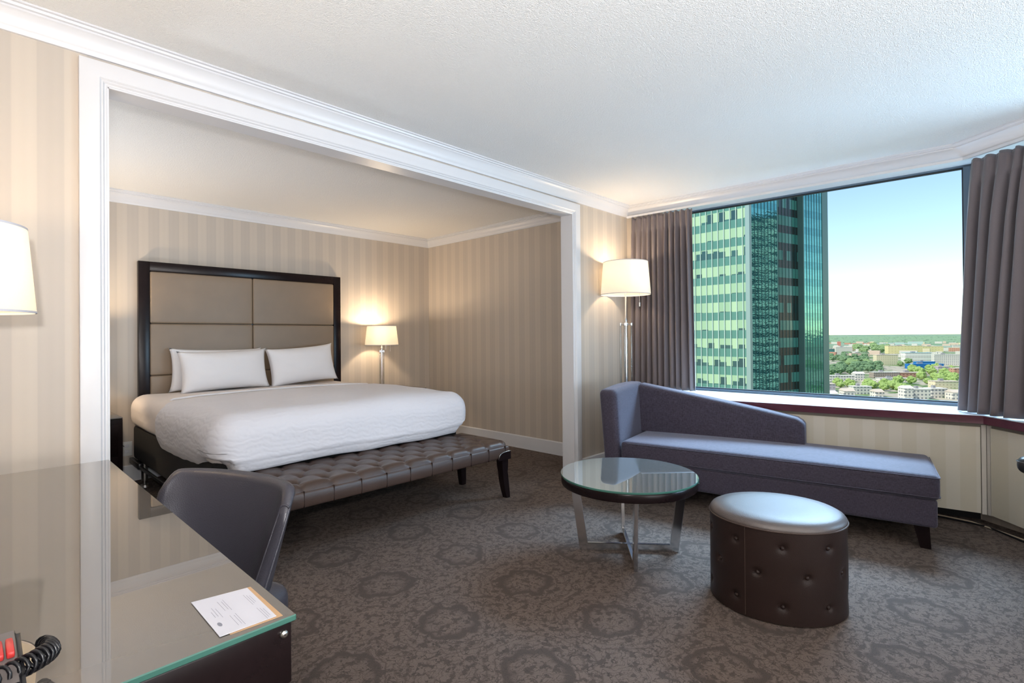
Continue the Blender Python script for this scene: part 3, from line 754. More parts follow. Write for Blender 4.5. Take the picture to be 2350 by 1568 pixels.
# ------------------------------------------------------------------ tub chair at the desk
ch = thing('desk_chair', 'charcoal leather tub chair pulled up to the desk', 'chair', (.395, 1.675, 0), 0)
CH_ROT = radians(27)      # local +x = towards the back of the chair
ch.rotation_euler = (0, 0, CH_ROT)
def shell(u, v, side):
    # u 0..1 round the back (0 = far wing, 1 = near wing), v 0 bottom .. 1 top
    th = (u-.5)*2; a = th*radians(74)
    w = .240*(.84+.16*v); dpt = .21
    x = dpt*cos(a)**.8 if abs(a) < pi/2 else 0
    y = -w*sin(a)/sin(radians(74))
    top = .752-.012*th-.055*max(0, (abs(th)-.78)/.22)**2.2
    z = .30+(top-.30)*v
    lean = (z-.5)*(.20+.22*th*th)
    x += lean
    nx, ny = cos(a), -sin(a)
    t_ = (.030-.008*v)*(1-.5*abs(th)**8)
    rr = side*t_
    # round over the top
    return Vector((x+nx*rr, y+ny*rr, z))
bm = B()
def sec(u):   # closed section: inside up, over the top, outside down
    pts = []
    for k in range(12): pts.append(shell(u, k/11*.97, -1))
    i0, o0 = shell(u, .97, -1), shell(u, .97, 1); c_ = (i0+o0)/2; r_ = (o0-i0).length/2
    dirv = (o0-i0).normalized()
    for k in range(1, 8): pts.append(c_-dirv*r_*cos(pi*k/8)+Vector((0, 0, r_*sin(pi*k/8))))
    for k in range(11, -1, -1): pts.append(shell(u, k/11*.97, 1))
    return pts
NU = 44; secs = [[bm.verts.new(p) for p in sec(i/(NU-1))] for i in range(NU)]
for a, b in zip(secs, secs[1:]):
    for k in range(len(a)): bm.faces.new((a[k], a[(k+1) % len(a)], b[(k+1) % len(b)], b[k]))
bm.faces.new(secs[0]); bm.faces.new(secs[-1][::-1])
bk = link('backrest', bm, M['leather_chair'], ch, 60)
for s in (-1, 1):
    u_ = .985; bm = B()
    tube(bm, [sec(u_)[k]+Vector((0, 0, 0)) for k in range(0, 19)] if s < 0 else [sec(u_)[k] for k in range(18, 31)], .0035, 8); link('piping', bm, M['leather_chair'], bk, 180)
bm = B(); rbox(bm, -.25, .19, -.245, .245, .36, .47, .045, 6, 8, lambda p: p+Vector((0, 0, .012*cos(p.x*5)*cos(p.y*5)*(p.z > .42)))); link('seat', bm, M['leather_chair'], ch, 180)
bm = B(); box(bm, -.24, .18, -.24, .24, .30, .365, .01); link('seat_frame', bm, M['leather_dark'], ch, 40)
for sx, sy in ((-.20, -.20), (-.20, .20), (.16, -.19), (.16, .19)):
    bm = B(); tube(bm, [(sx, sy, .305), (sx*1.08, sy*1.06, 0)], [.02, .014], 12); link('leg', bm, M['wood'], ch, 60)

# ------------------------------------------------------------------ round coffee table
ct = thing('coffee_table', 'round glass-topped coffee table on crossed chrome legs in front of the chaise', 'table', (2.53, 1.53, 0), math.atan2(-.78, .62))
bm = B(); lathe(bm, [(.001, .372), (.355, .372), (.366, .375), (.368, .380), (.368, .414), (.366, .418), (.001, .418)], (0, 0), 96); link('apron', bm, M['wood'], ct, 40)
bm = B(); lathe(bm, [(.001, .4195), (.369, .4195), (.371, .421), (.371, .428), (.369, .430)], (0, 0), 96); ge = link('glass_top', bm, [M['glass_edge']], ct, 40)
bm = B(); lathe(bm, [(.369, .4300), (.001, .4301)], (0, 0), 96); link('glass_surface', bm, M['table_glass'], ct)
for k, ax in enumerate(((1, 0), (0, 1))):
    for s in (-1, 1):
        bm = B(); o1, o2, w, th = .318, .268, .05, .010
        pts = [(o2, .0), (o1, .372), (o1-w, .372), (o2-w, .0)]
        vv = []
        for e in (-th, th):
            vv.append([bm.verts.new(((s*p[0]*ax[0]+e*ax[1]), (s*p[0]*ax[1]+e*ax[0]), p[1])) for p in pts])
        for i in range(4): bm.faces.new((vv[0][i], vv[0][(i+1) % 4], vv[1][(i+1) % 4], vv[1][i]))
        bm.faces.new(vv[0]); bm.faces.new(vv[1][::-1]); bmesh.ops.bevel(bm, geom=bm.edges[:], offset=.0015, segments=1, affect='EDGES')
        link('leg', bm, M['chrome'], ct)
    bm = B(); L_ = .262
    if k == 0: box(bm, -L_+.01, L_-.01, -.0098, .0098, .0006, .042, .0015, 1)
    else:
        box(bm, -.0098, .0098, -L_+.01, -.0105, .0006, .042, .0015, 1); box(bm, -.0098, .0098, .0105, L_-.01, .0006, .042, .0015, 1)
    link('base_bar', bm, M['chrome'], ct)
for k in range(4):
    a = pi/4+k*pi/2+.5; bm = B(); lathe(bm, [(.001, 0), (.006, 0), (.006, .012), (.001, .012)], ((.3695)*cos(a), (.3695)*sin(a)), 12); o = link('bumper', bm, M['acrylic'], ct, 40); o.location.z = .408

# ------------------------------------------------------------------ oval ottoman
ot = thing('ottoman', 'oval dark brown leather ottoman with buttoned sides on the carpet', 'ottoman', (2.52, .765, 0), -1.06)
ea, eb, oh = .278, .243, .395
btn = []
for row, (z, off_) in enumerate(((.315, 0), (.20, .5), (.075, 0))):
    for k in range(9): btn.append((2*pi*(k+off_)/9+.42, z))
def ottwall(u, v):
    a = 2*pi*u; z = .006+v*(oh-.02); k = 1-.012*sin(v*pi)*0+.0
    for (ba, bz) in btn:
        da = (a-ba+pi) % (2*pi)-pi; d2_ = (da*.26)**2+(z-bz)**2
        if d2_ < .004: k -= .045*math.exp(-d2_/.00018)+.012*math.exp(-d2_/.001)
    return (ea*k*cos(a), eb*k*sin(a), z)
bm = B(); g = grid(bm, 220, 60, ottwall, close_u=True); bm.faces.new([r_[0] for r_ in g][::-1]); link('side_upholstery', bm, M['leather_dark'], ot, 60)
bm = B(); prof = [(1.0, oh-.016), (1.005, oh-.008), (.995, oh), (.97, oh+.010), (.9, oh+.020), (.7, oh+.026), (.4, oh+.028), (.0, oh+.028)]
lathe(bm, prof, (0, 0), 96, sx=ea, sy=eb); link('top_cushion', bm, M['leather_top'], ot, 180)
bm = B(); tube(bm, [(ea*1.006*cos(2*pi*k/96), eb*1.006*sin(2*pi*k/96), oh-.013) for k in range(97)], .0032, 8, False); link('piping', bm, M['leather_brown'], ot, 180)
for (ba, bz) in btn:
    bm = B(); lathe(bm, [(.001, .007), (.005, .006), (.0085, .002), (.009, -.003)], (0, 0), 14); o = link('button', bm, M['leather_dark'], ot, 180)
    o.location = (ea*.965*cos(ba), eb*.965*sin(ba), bz); nrm = Vector((cos(ba)/ea, sin(ba)/eb, 0)); o.rotation_euler = nrm.to_track_quat('Z', 'Y').to_euler()
bm = B(); tube(bm, [(ea*1.001*cos(-2.2), eb*1.001*sin(-2.2), .01+.037*k) for k in range(11)], .0012, 6); link('seam', bm, M['leather_brown'], ot)

# ------------------------------------------------------------------ chaise longue
cz = thing('chaise_longue', 'slate purple fabric chaise longue with a sloping back under the window', 'chaise', (3.62, .28, 0), math.atan2(.986, -.165))
# local x = along the length towards the arm, local -y = towards the window (depth)
CL, CD = 1.96, .62
Yl = lambda d: -d
def cbox(name, x0, x1, d0, d1, z0, z1, r=.03, sub=10, disp=None, parent=cz):
    bm = B(); rbox(bm, x0, x1, -d1, -d0, z0, z1, r, 5, sub, disp); return link(name, bm, M['chaise'], parent, 180)
cbox('base', 0, CL-.05, 0, CD, .13, .285, .018)
def puff(p):
    q = p.copy(); e = (p.x-.9)/.95; q.z += .018*(1-e*e)*(1-((-p.y-.31)/.33)**2)*(p.z > .36); return q
cbox('seat_cushion', -.012, CL-.15, -.012, CD, .282, .418, .03, 16, puff)
bm = B()
for z in (.30, .405): tube(bm, [(CL-.2, .012, z), (.012, .012, z), (-.010, .0, z), (-.012, -.02, z), (-.012, -CD+.03, z)], .0028, 6)
link('piping', bm, M['chaise'], cz, 180)
# arm: leans outward, front face seen from the room
def armdisp(p):
    q = p.copy(); t_ = (p.z-.13)/.66; q.x += .05*t_*(1 if p.x > CL-.08 else .8)
    q.z += (.012*sin(-p.y/CD*pi)+.022*(-p.y/CD))*max(0, t_*2-1); return q
cbox('arm', CL-.15, CL-.02, -.0, CD, .13, .785, .04, 12, armdisp)
# sloping back along the window side
bm = B(); NL = 40
def topz(x):   # x measured from foot end of the back
    t_ = (x-.66)/(CL-.12-.66)
    z = .595+.205*min(1, max(0, t_))**.92
    if t_ < .05: z -= .035*(1-t_/.05)**2
    if t_ > .75: z = z+.0*(t_-.75)
    return z
def backsec(x, e):
    z1 = topz(x); y0, y1 = -CD+.145, -CD-.0; r_ = .035
    c_ = [(y0, .42), (y0, z1-r_)]
    for k in range(1, 6): a = pi/2*k/6; c_.append((y0-r_*(1-cos(a)), z1-r_+r_*sin(a)))
    c_.append((y0-r_, z1)); c_.append((y1+r_, z1))
    for k in range(1, 6): a = pi/2*k/6; c_.append((y1+r_-r_*sin(a), z1-r_+r_*cos(a)))
    c_ += [(y1, z1-r_), (y1, .42)]
    cy, cc = (y0+y1)/2, .5
    return [(cy+(y-cy)*e, z) for y, z in c_]
X0b, X1b = .665, CL-.12; secs = []
for i in range(NL+5):
    if i < 4: x = X0b+.02*(1-cos(pi/2*i/4)); e = .55+.45*sin(pi/2*i/4)
    else: x = X0b+.02+(X1b-X0b-.02)*(i-4)/NL; e = 1
    secs.append([bm.verts.new((x, y, z)) for y, z in backsec(x, e)])
for a, b in zip(secs, secs[1:]):
    for k in range(len(a)-1): bm.faces.new((a[k], a[k+1], b[k+1], b[k]))
bm.faces.new(secs[0]); bm.faces.new(secs[-1][::-1]); link('backrest', bm, M['chaise'], cz, 60)
for x in (.07, CL-.14):
    for d in (.07, CD-.08):
        bm = B(); s = 1 if x < 1 else -1
        vsx = [[bm.verts.new((x+a*w-s*(1-z/.13)*.02, -d+b*w, z)) for a, b in ((-1, -1), (1, -1), (1, 1), (-1, 1))] for z, w in ((.131, .036), (0, .024))]
        for k in range(4): bm.faces.new((vsx[0][k], vsx[0][(k+1) % 4], vsx[1][(k+1) % 4], vsx[1][k]))
        bm.faces.new(vsx[0][::-1]); bm.faces.new(vsx[1]); link('leg', bm, M['wood'], cz)

# cable along the casing, and the arm of a second chair at the frame's edge
bm = B(); tube(bm, [(4.30, .62, .006), (4.36, .45, .006), (4.37, .33, .006), (4.35, .173, .006), (4.24, .033, .006), (4.163, -.058, .006), (4.0, -.2, .006), (3.7, -.42, .006)], .0045, 8)
tag(link('floor_cable', bm, M['cord_beige'], None, 180), 'thin pale cable lying on the carpet along the window casing', 'cable')
bm = B(); tube(bm, [(4.33, .60, .007), (4.33, .3, .007), (4.30, .1, .007), (4.12, -.06, .007), (3.9, -.2, .007)], .005, 8)
tag(link('floor_cable', bm, M['black'], None, 180), 'black cable lying against the toe kick under the window casing', 'cable')
ac = thing('armchair', 'black leather armchair of which one rounded armrest enters at the right edge', 'chair', (3.0, -.45, 0))
for sx in (-1, 1):
    bm = B(); rbox(bm, sx*.24-.045, sx*.24+.045, -.2, .425 if sx > 0 else .33, .565, .64, .034, 5, 6); a_ = link('armrest', bm, M['leather_black'], ac, 180)
    bm = B(); tube(bm, [(sx*.24+.046*cos(t_), (.38 if sx > 0 else .285)+.046*sin(t_), .618) for t_ in [pi*k/16 for k in range(17)]], .002, 6); link('piping', bm, M['gunmetal'], a_, 180)
    bm = B(); box(bm, sx*.24-.02, sx*.24+.02, -.18, .30, .40, .567, .004); link('arm_panel', bm, M['leather_black'], ac, 30)
bm = B(); rbox(bm, -.225, .225, -.22, .30, .36, .46, .04, 5, 6); link('seat', bm, M['leather_black'], ac, 180)
bm = B(); rbox(bm, -.225, .225, -.30, -.20, .36, .85, .04, 5, 6); link('backrest', bm, M['leather_black'], ac, 180)
for sx in (-.22, .22):
    for sy in (-.24, .26):
        bm = B(); tube(bm, [(sx, sy, .40), (sx, sy, 0)], [.018, .014], 10); link('leg', bm, M['wood'], ac, 60)
#OUTSIDE
# ------------------------------------------------------------------ the city outside, seen from about twenty floors up
GZ = -62
def groundmat():
    t = NT('city_ground'); p, o = t.pos()
    n = t.noise(p, .012, 5, .6); n2 = t.noise(p, .05, 3, .6); n3 = t.noise(p, .0016, 3, .6)
    c = t.mix(t.ramp(n, [(0, 0), (.44, 0), (.52, 1), (1, 1)]), srgb(106, 132, 72), srgb(186, 174, 154))
    c = t.mix(t.ramp(n2, [(0, 0), (.55, 0), (.62, 1), (1, 1)]), c, srgb(84, 118, 58))
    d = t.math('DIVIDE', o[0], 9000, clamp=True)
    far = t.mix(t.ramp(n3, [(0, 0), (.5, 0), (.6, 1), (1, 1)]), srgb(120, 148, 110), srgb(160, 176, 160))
    c = t.mix(t.ramp(d, [(0, 0), (.2, 0), (.4, 1), (1, 1)]), c, far)  # far land fades paler with distance: haze painted into the ground colour
    t.base(c); t.set(Roughness=.95); return t.m
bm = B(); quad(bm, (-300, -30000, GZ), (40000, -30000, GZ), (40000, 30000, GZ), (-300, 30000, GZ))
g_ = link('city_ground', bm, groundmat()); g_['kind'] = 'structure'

def facade(name, col, win, sx=3.4, sz=3.3, wx=.5, wz=.5):
    t = NT(name); p, o = t.pos()
    a = t.math('FRACT', t.math('DIVIDE', t.math('ADD', o[0], o[1]), sx)); b = t.math('FRACT', t.math('DIVIDE', o[2], sz))
    m_ = t.math('MULTIPLY', t.math('LESS_THAN', a, wx), t.math('LESS_THAN', b, wz))
    t.base(t.mix(m_, col, win)); t.set(Roughness=.7); return t.m
FM = {'w': facade('white_stucco_facade', srgb(226, 216, 200), srgb(140, 140, 138)), 'y': facade('yellow_brick_facade', srgb(222, 206, 150), srgb(196, 180, 128), 9, 7, .3, .3),
      'c': facade('cream_facade', srgb(222, 206, 170), srgb(190, 172, 140), 4, 3.5, .4, .4), 'b': facade('blue_metal_facade', srgb(24, 112, 180), srgb(18, 96, 164), 7, 9, .5, .5),
      'p': facade('peach_facade', srgb(222, 196, 172), srgb(170, 140, 124)), 'o': facade('orange_brick_facade', srgb(196, 146, 120), srgb(150, 104, 88), 5),
      'br': facade('brown_brick_facade', srgb(170, 150, 136), srgb(120, 106, 100), 3), 'teal': facade('teal_glass_facade', srgb(84, 132, 128), srgb(60, 104, 104)),
      'wt': facade('white_arched_facade', srgb(232, 228, 214), srgb(180, 170, 160), 3, 9, .45, .7), 'pg': facade('pinkish_grey_facade', srgb(186, 172, 176), srgb(160, 146, 150)),
      'r': facade('red_brick_facade', srgb(206, 130, 110), srgb(180, 110, 96)), 'g': facade('pale_green_facade', srgb(196, 212, 200), srgb(170, 190, 186))}
RM = {'w': simple('pale_gravel_roof', srgb(226, 220, 208), .9), 'wt': simple('teal_metal_roof', srgb(140, 190, 196), .6), 'b': simple('blue_roof', srgb(70, 140, 200), .6),
      'o': simple('tan_roof', srgb(214, 196, 178), .9), 'd': simple('grey_roof', srgb(150, 146, 146), .9)}
LB = {'w': 'white', 'y': 'long yellow-brick', 'c': 'cream', 'b': 'bright blue', 'p': 'peach', 'o': 'orange-brick', 'br': 'brown-brick', 'teal': 'teal glass', 'wt': 'white arched teal-roofed', 'pg': 'pinkish-grey', 'r': 'red-brick', 'g': 'pale green'}
BL = [
('w', 1827, 378, 1850, 340, 23.1, 'white office block with small windows right of the glass tower, far off'),
('teal', 1837, 398, 1847, 382, 17.4, 'teal-fronted low block touching the right edge of the glass tower'),
('y', 2001, 271, 2047, 191, 24.5, 'long yellow-brick building, left one of the two on the middle horizon'),
('y', 2239, 208, 2267, 156, 19.1, 'long yellow-brick building, right one behind the white arched block'),
('c', 1267, 191, 1290, 159, 20.2, 'cream-coloured block left of the blue building'),
('wt', 1415, 161, 1444, 119, 20.8, 'white arched building with pale teal roof right above the blue building'),
('w', 1328, 105, 1355, 66, 20.7, 'long white building next to the curtain, right of the teal-roofed one'),
('b', 1164, 129, 1198, 82, 8.2, 'long bright blue building in the middle of the city view'),
('b', 1270, 128, 1290, 101, 7.9, 'smaller bright blue block directly behind the long blue building'),
('p', 1598, 296, 1621, 260, 12.5, 'peach-coloured terrace in front of the white office block'),
('p', 1649, 321, 1659, 305, 8.3, 'small peach house at the left of the peach terrace'),
('br', 892, 138, 913, 111, 8.0, 'low brown-brick building below the tree belt, left of the orange one'),
('o', 924, 113, 948, 84, 6.8, 'low orange-brick building below the blue building'),
('w', 832, 122, 854, 94, 4.0, 'flat white roofed shed in front of the brown-brick building'),
('w', 779, 168, 798, 144, 8.5, 'white row of houses next to the lower right edge of the glass tower'),
('w', 836, 150, 843, 141, 8.9, 'narrow white house at the right end of the white row by the tower'),
('w', 597, 117, 603, 109, 6.9, 'white house nearest the sill, right of the glass tower'),
('w', 642, 117, 653, 103, 7.7, 'white gabled house left of the big green trees'),
('w', 765, 126, 773, 117, 3.8, 'tiny white flat-roofed house between the tower and the big trees'),
('w', 616, 71, 621, 65, 10.8, 'tall white gable end right of the big green trees'),
('w', 630, 66, 639, 54, 9.2, 'white apartment block just above the sill, middle one of the right group'),
('w', 652, 54, 662, 43, 8.7, 'white apartment block just above the sill, right one of the group'),
('c', 764, 60, 781, 39, 7.9, 'cream apartment block behind the white apartments near the curtain'),
('w', 648, 38, 653, 32, 6.6, 'small white block touching the curtain edge just above the sill'),
('pg', 1081, 81, 1091, 67, 9.1, 'pinkish-grey block at the right end of the blue building'),
('o', 976, 55, 982, 47, 12.5, 'orange-brick block beside the curtain edge'),
('g', 3542, 448, 3553, 410, 14.4, 'pale green hall on the far horizon, left one'),
('g', 3699, 407, 3716, 344, 17.3, 'pale green long hall on the far horizon, right one'),
('r', 3209, 657, 3214, 642, 23.2, 'slim red-brick tower far off, next to the glass tower'),
('w', 2796, 161, 2808, 134, 12.5, 'distant white block beside the curtain, under the horizon'),
('pg', 655, 142, 658, 137, 8.1, 'pinkish-grey house low against the glass tower'),
('c', 572, 124, 578, 118, 5.9, 'cream house at the sill corner beside the glass tower'),
('w', 624, 95, 629, 89, 5.2, 'small white house in front of the big green trees')]
rnd = random.Random(5)
for (c, ax, ay, bx, by, h, lab) in BL:
    p, q = Vector((ax, ay)), Vector((bx, by)); d = (q-p).normalized(); n = Vector((-d.y, d.x)); n = n if n.x > 0 else -n
    L = (q-p).length; dep = (10 if c in ('w', 'b', 'teal') else min(max(12, L*.35), 26))
    r = thing('apartment_building' if c in ('w', 'c', 'p', 'pg') else 'city_building', lab, 'building', (ax, ay, GZ), math.atan2(d.y, d.x))
    s = 1 if n.dot(Vector((-d.y, d.x))) > 0 else -1
    bm = B(); box(bm, 0, L, min(0, s*dep), max(0, s*dep), -1, h); link('walls', bm, FM[c], r)
    if L < 13 and c in ('w', 'c'):   # gabled
        bm = B(); y0, y1 = min(0, s*dep)-.5, max(0, s*dep)+.5
        a_ = [(-.5, y0, h), (L+.5, y0, h), (L+.5, y1, h), (-.5, y1, h), (-.5, (y0+y1)/2, h+2.6), (L+.5, (y0+y1)/2, h+2.6)]
        V_ = [bm.verts.new(k) for k in a_]
        for f in ((0, 1, 5, 4), (2, 3, 4, 5), (0, 4, 3), (1, 2, 5), (0, 3, 2, 1)): bm.faces.new([V_[k] for k in f])
        link('roof', bm, RM['o'] if rnd.random() < .4 else RM['w'], r)
    else:
        bm = B(); box(bm, -.4, L+.4, min(0, s*dep)-.4, max(0, s*dep)+.4, h, h+.5); link('roof', bm, RM.get(c, RM['w' if rnd.random() < .6 else 'o']), r)
        if L > 14:
            bm = B(); box(bm, L*.3, L*.45, s*dep*.4 if s > 0 else s*dep*.7, s*dep*.7 if s > 0 else s*dep*.4, h+.5, h+3); link('roof_plant', bm, RM['d'], r)
# scattered small far buildings
fars = [(ax+(bx-ax)*f, ay+(by-ay)*f, 20) for (c, ax, ay, bx, by, h, lab) in BL for f in (0, .5, 1)]
for k in range(140):
    X = rnd.uniform(1500, 4200); Y = X*rnd.uniform(.035, .235); w = rnd.uniform(14, 42); h = rnd.uniform(5, 13)
    if any((X-q[0])**2+(Y-q[1])**2 < (30+q[2])**2 for q in fars): continue
    fars.append((X, Y, w*.5))
    bm = B(); box(bm, -8, 8, -w/2, w/2, -1, h)
    o = link('distant_building', bm, [FM['w'], FM['p'], FM['c'], FM['o'], FM['w']][k % 5]); o.location = (X, Y, GZ)
    cn = ['white', 'peach', 'cream', 'orange-brick', 'pale'][k % 5]; sd = 'left, next to the glass tower,' if Y/X > .14 else 'right, towards the curtain,'
    tag(o, 'small far-off %s building to the %s below the horizon' % (cn, sd), 'building', 'distant %s buildings %s below the horizon' % (cn, sd.split(',')[0]))
# trees
def treemat(name, a, b):
    t = NT(name); p, o = t.pos(); t.base(t.mix(t.noise(p, .9, 3, .7), a, b)); t.set(Roughness=.9); t.bump(t.noise(p, 2.2, 3, .7), 1, .6); return t.m
TM = [treemat('bright_foliage', srgb(134, 158, 84), srgb(166, 184, 108)), treemat('mid_foliage', srgb(116, 142, 92), srgb(144, 164, 110)), treemat('dark_foliage', srgb(94, 122, 88), srgb(122, 146, 104))]
protos = []
for i in range(3):
    bm = B(); bmesh.ops.create_icosphere(bm, subdivisions=4, radius=1)
    for v in bm.verts:
        n = noise.noise(v.co*1.7+Vector((i*7, 0, 0)))*.35+noise.noise(v.co*4.5+Vector((i*7, 3, 0)))*.22+noise.noise(v.co*10+Vector((i*7, 3, 0)))*.10
        v.co = v.co*(1+n); v.co.z = v.co.z*.85+1.15
    tube(bm, [(0, 0, -.05), (0, 0, .7)], [.1, .07], 8)
    me = bpy.data.meshes.new('tree'); bm.to_mesh(me); bm.free(); me.materials.append(TM[i]); protos.append(me)
RG = [
(14, 1763, 380, 1813, 297, 1312, 215, 1271, 274, 'dark leafy tree in the belt in front of the peach terrace', 'trees in front of the peach terrace', 7, 2),
(18, 1175, 217, 1204, 176, 1006, 147, 980, 181, 'tree in the thicket below the cream block', 'trees below the cream block', 6.5, 2),
(10, 1082, 231, 1101, 205, 928, 173, 911, 195, 'round tree on the meadow beside the glass tower', 'trees on the meadow beside the glass tower', 6.5, 2),
(44, 791, 132, 821, 94, 621, 71, 597, 100, 'bright green tree of the large grove just above the sill', 'bright green grove above the sill', 5.6, 0),
(36, 1118, 121, 1159, 66, 836, 48, 804, 87, 'green tree in the grove right of the orange-brick building', 'grove right of the orange-brick building', 6.2, 0),
(12, 791, 163, 805, 145, 687, 124, 675, 139, 'tree between the white houses next to the glass tower', 'trees between the white houses by the tower', 4.6, 0),
(20, 2656, 477, 2704, 368, 2001, 272, 1956, 351, 'tree in the distant wood left of the yellow-brick buildings', 'distant wood left of the yellow buildings', 11, 1),
(16, 665, 69, 694, 35, 649, 32, 622, 65, 'tree at the foot of the white apartments by the curtain', 'trees at the foot of the white apartments', 3.6, 0),
(6, 872, 151, 885, 135, 814, 124, 802, 139, 'tree behind the white row of houses', 'trees behind the white row', 4.5, 1),
(8, 873, 138, 894, 111, 750, 93, 732, 116, 'tree beside the flat white shed', 'trees beside the flat white shed', 4.8, 1),
(5, 1348, 163, 1359, 146, 1235, 133, 1225, 148, 'tree left of the long blue building', 'trees left of the blue building', 6, 1),
(14, 1290, 246, 1322, 201, 1200, 182, 1171, 223, 'tree on the green slope under the peach terrace', 'trees on the green slope', 6, 1),
(14, 916, 82, 937, 56, 775, 46, 757, 68, 'tree behind the cream apartments near the curtain', 'trees behind the cream apartments', 5, 0)]
placed = [(ax+(bx-ax)*f+4, ay+(by-ay)*f, 6) for (c, ax, ay, bx, by, h, lab) in BL for f in (0, .25, .5, .75, 1)]+[(q[0], q[1], q[2]+4) for q in fars]
for (n, x0_, y0_, x1_, y1_, x2_, y2_, x3_, y3_, lab, grp, sz, mi) in RG:
    for k in range(n*5):
        a, b = rnd.random(), rnd.random()
        X = (x0_*(1-a)+x1_*a)*(1-b)+(x3_*(1-a)+x2_*a)*b; Y = (y0_*(1-a)+y1_*a)*(1-b)+(y3_*(1-a)+y2_*a)*b
        s = sz*rnd.uniform(.75, 1.15)
        if any((X-q[0])**2+(Y-q[1])**2 < (1.2*(s+q[2]))**2 for q in placed): continue
        placed.append((X, Y, s)); o = bpy.data.objects.new('tree', protos[mi]); C.objects.link(o)
        o.location = (X, Y, GZ); o.scale = (s, s, s*rnd.uniform(.8, 1.05)); o.rotation_euler = (0, 0, rnd.uniform(0, 6.3)); tag(o, lab, 'tree', grp)
# far woodland strips near the horizon
bm = B()
for k in range(1300):
    X = rnd.uniform(4300, 14000); Y = X*rnd.uniform(.03, .25); w = rnd.uniform(15, 60); h = rnd.uniform(5, 12)
    c_ = Vector((X, Y, GZ)); bmesh.ops.create_icosphere(bm, subdivisions=1, radius=1, matrix=Matrix.Translation(c_) @ Matrix.Diagonal((w*.5, w, h, 1)))
o = link('distant_woodland', bm, treemat('far_foliage', srgb(122, 150, 116), srgb(140, 164, 130))); o['kind'] = 'stuff'
tag(o, 'hazy green woodland stretching along the far horizon', 'woodland')

# glass office tower filling the left part of the window
KX, KY = 104.0, 35.8; a_ = Vector((.087, .996)); b_ = Vector((.962, -.274)); FH, ZW = 3.62, 4.1
na = Vector((-.996, .087)); nb = Vector((-.274, -.962))
tw = thing('office_tower', 'tall green glass office tower seen through the left part of the window', 'tower', (KX, KY, GZ), 0)
LA, LBB = 46, 27.3
def onA(t_, o=0): return (a_.x*t_+na.x*o, a_.y*t_+na.y*o)
def onB(t_, o=0): return (b_.x*t_+nb.x*o, b_.y*t_+nb.y*o)
NF = 30; z00 = 62+ZW-2.0-18*FH      # bottom of the first glazed floor, local z
H_ = z00+NF*FH
def uvface(bm, uvl, p0, p1, z0, z1, u0, u1, mi):
    f = quad(bm, (p0[0], p0[1], z0), (p1[0], p1[1], z0), (p1[0], p1[1], z1), (p0[0], p0[1], z1)); f.material_index = mi
    for lp, uv in zip(f.loops, ((u0, 0), (u1, 0), (u1, z1-z0), (u0, z1-z0))): lp[uvl].uv = uv
def winmat(name, kind):
    t = NT(name); uv = t.n('UVMap'); sp = t.n('SeparateXYZ'); t.l(uv.outputs[0], sp.inputs[0]); u, v = sp.outputs[0], sp.outputs[1]
    oi = t.n('ObjectInfo'); so = t.n('SeparateXYZ'); t.l(oi.outputs['Location'], so.inputs[0])
    cell = t.math('FLOOR', t.math('DIVIDE', u, 1.25)); cv = t.n('CombineXYZ'); t.l(cell, cv.inputs[0]); t.l(t.math('MULTIPLY', oi.outputs['Random'], 91), cv.inputs[1])
    wn_ = t.n('TexWhiteNoise'); wn_.noise_dimensions = '2D'; t.l(cv.outputs[0], wn_.inputs['Vector']); r = wn_.outputs[0]
    rowr = t.math('FRACT', t.math('MULTIPLY', oi.outputs['Random'], 7.31))
    if kind == 'left':
        drop = t.math('MULTIPLY', t.math('ADD', t.math('MULTIPLY', r, .9), t.math('MULTIPLY', rowr, .8)), .95)
        isb = t.math('GREATER_THAN', v, t.math('SUBTRACT', 2.0, t.math('MULTIPLY', t.ramp(drop, [(0, .0), (.22, .08), (.45, .5), (.7, .9), (1, 1)]), 2.0)))
        c = t.mix(isb, t.mix(r, srgb(34, 72, 78), srgb(70, 122, 116)), t.mix(r, srgb(150, 182, 148), srgb(176, 202, 164)))
        t.base(c); t.set(Roughness=.25)
    else:
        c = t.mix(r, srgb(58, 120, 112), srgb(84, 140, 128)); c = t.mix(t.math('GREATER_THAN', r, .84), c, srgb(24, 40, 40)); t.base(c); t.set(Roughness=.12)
    return t.m
def mirror(name, col, dark):
    t = NT(name); p, o = t.pos()
    mp = t.n('Mapping'); mp.inputs['Scale'].default_value = (.35, .35, 1.1); t.l(p, mp.inputs[0])
    t.base(t.mix(t.noise(mp.outputs[0], 1.0, 4, .65), col, dark)); t.set(Roughness=.02, Metallic=.9)
    n = t.noise(mp.outputs[0], .8, 3, .6); n2 = t.noise(p, 1.6, 2); t.bump(t.math('ADD', n, t.math('MULTIPLY', n2, .3)), .07, .2); return t.m
TWM = [winmat('tower_glazing', 'left'), simple('tower_spandrel', srgb(84, 134, 122), .3), mirror('tower_mirror_glass', (.20, .50, .46, 1), (.09, .30, .28, 1)), mirror('tower_mirror_spandrel', (.14, .40, .38, 1), (.06, .23, .23, 1)),
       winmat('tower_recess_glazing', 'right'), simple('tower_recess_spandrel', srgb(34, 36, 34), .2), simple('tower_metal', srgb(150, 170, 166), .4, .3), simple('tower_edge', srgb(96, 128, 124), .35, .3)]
core = B()
prism(core, [onA(LA, -.3), onA(0, -.3), onB(.5, -.3), onB(.9, -1.7), onB(LBB, -1.7), (onB(LBB)[0]+a_.x*LA, onB(LBB)[1]+a_.y*LA)], 0, H_+1.5)
link('core_walls', core, TWM[7], tw)
wb_me = sb_me = None
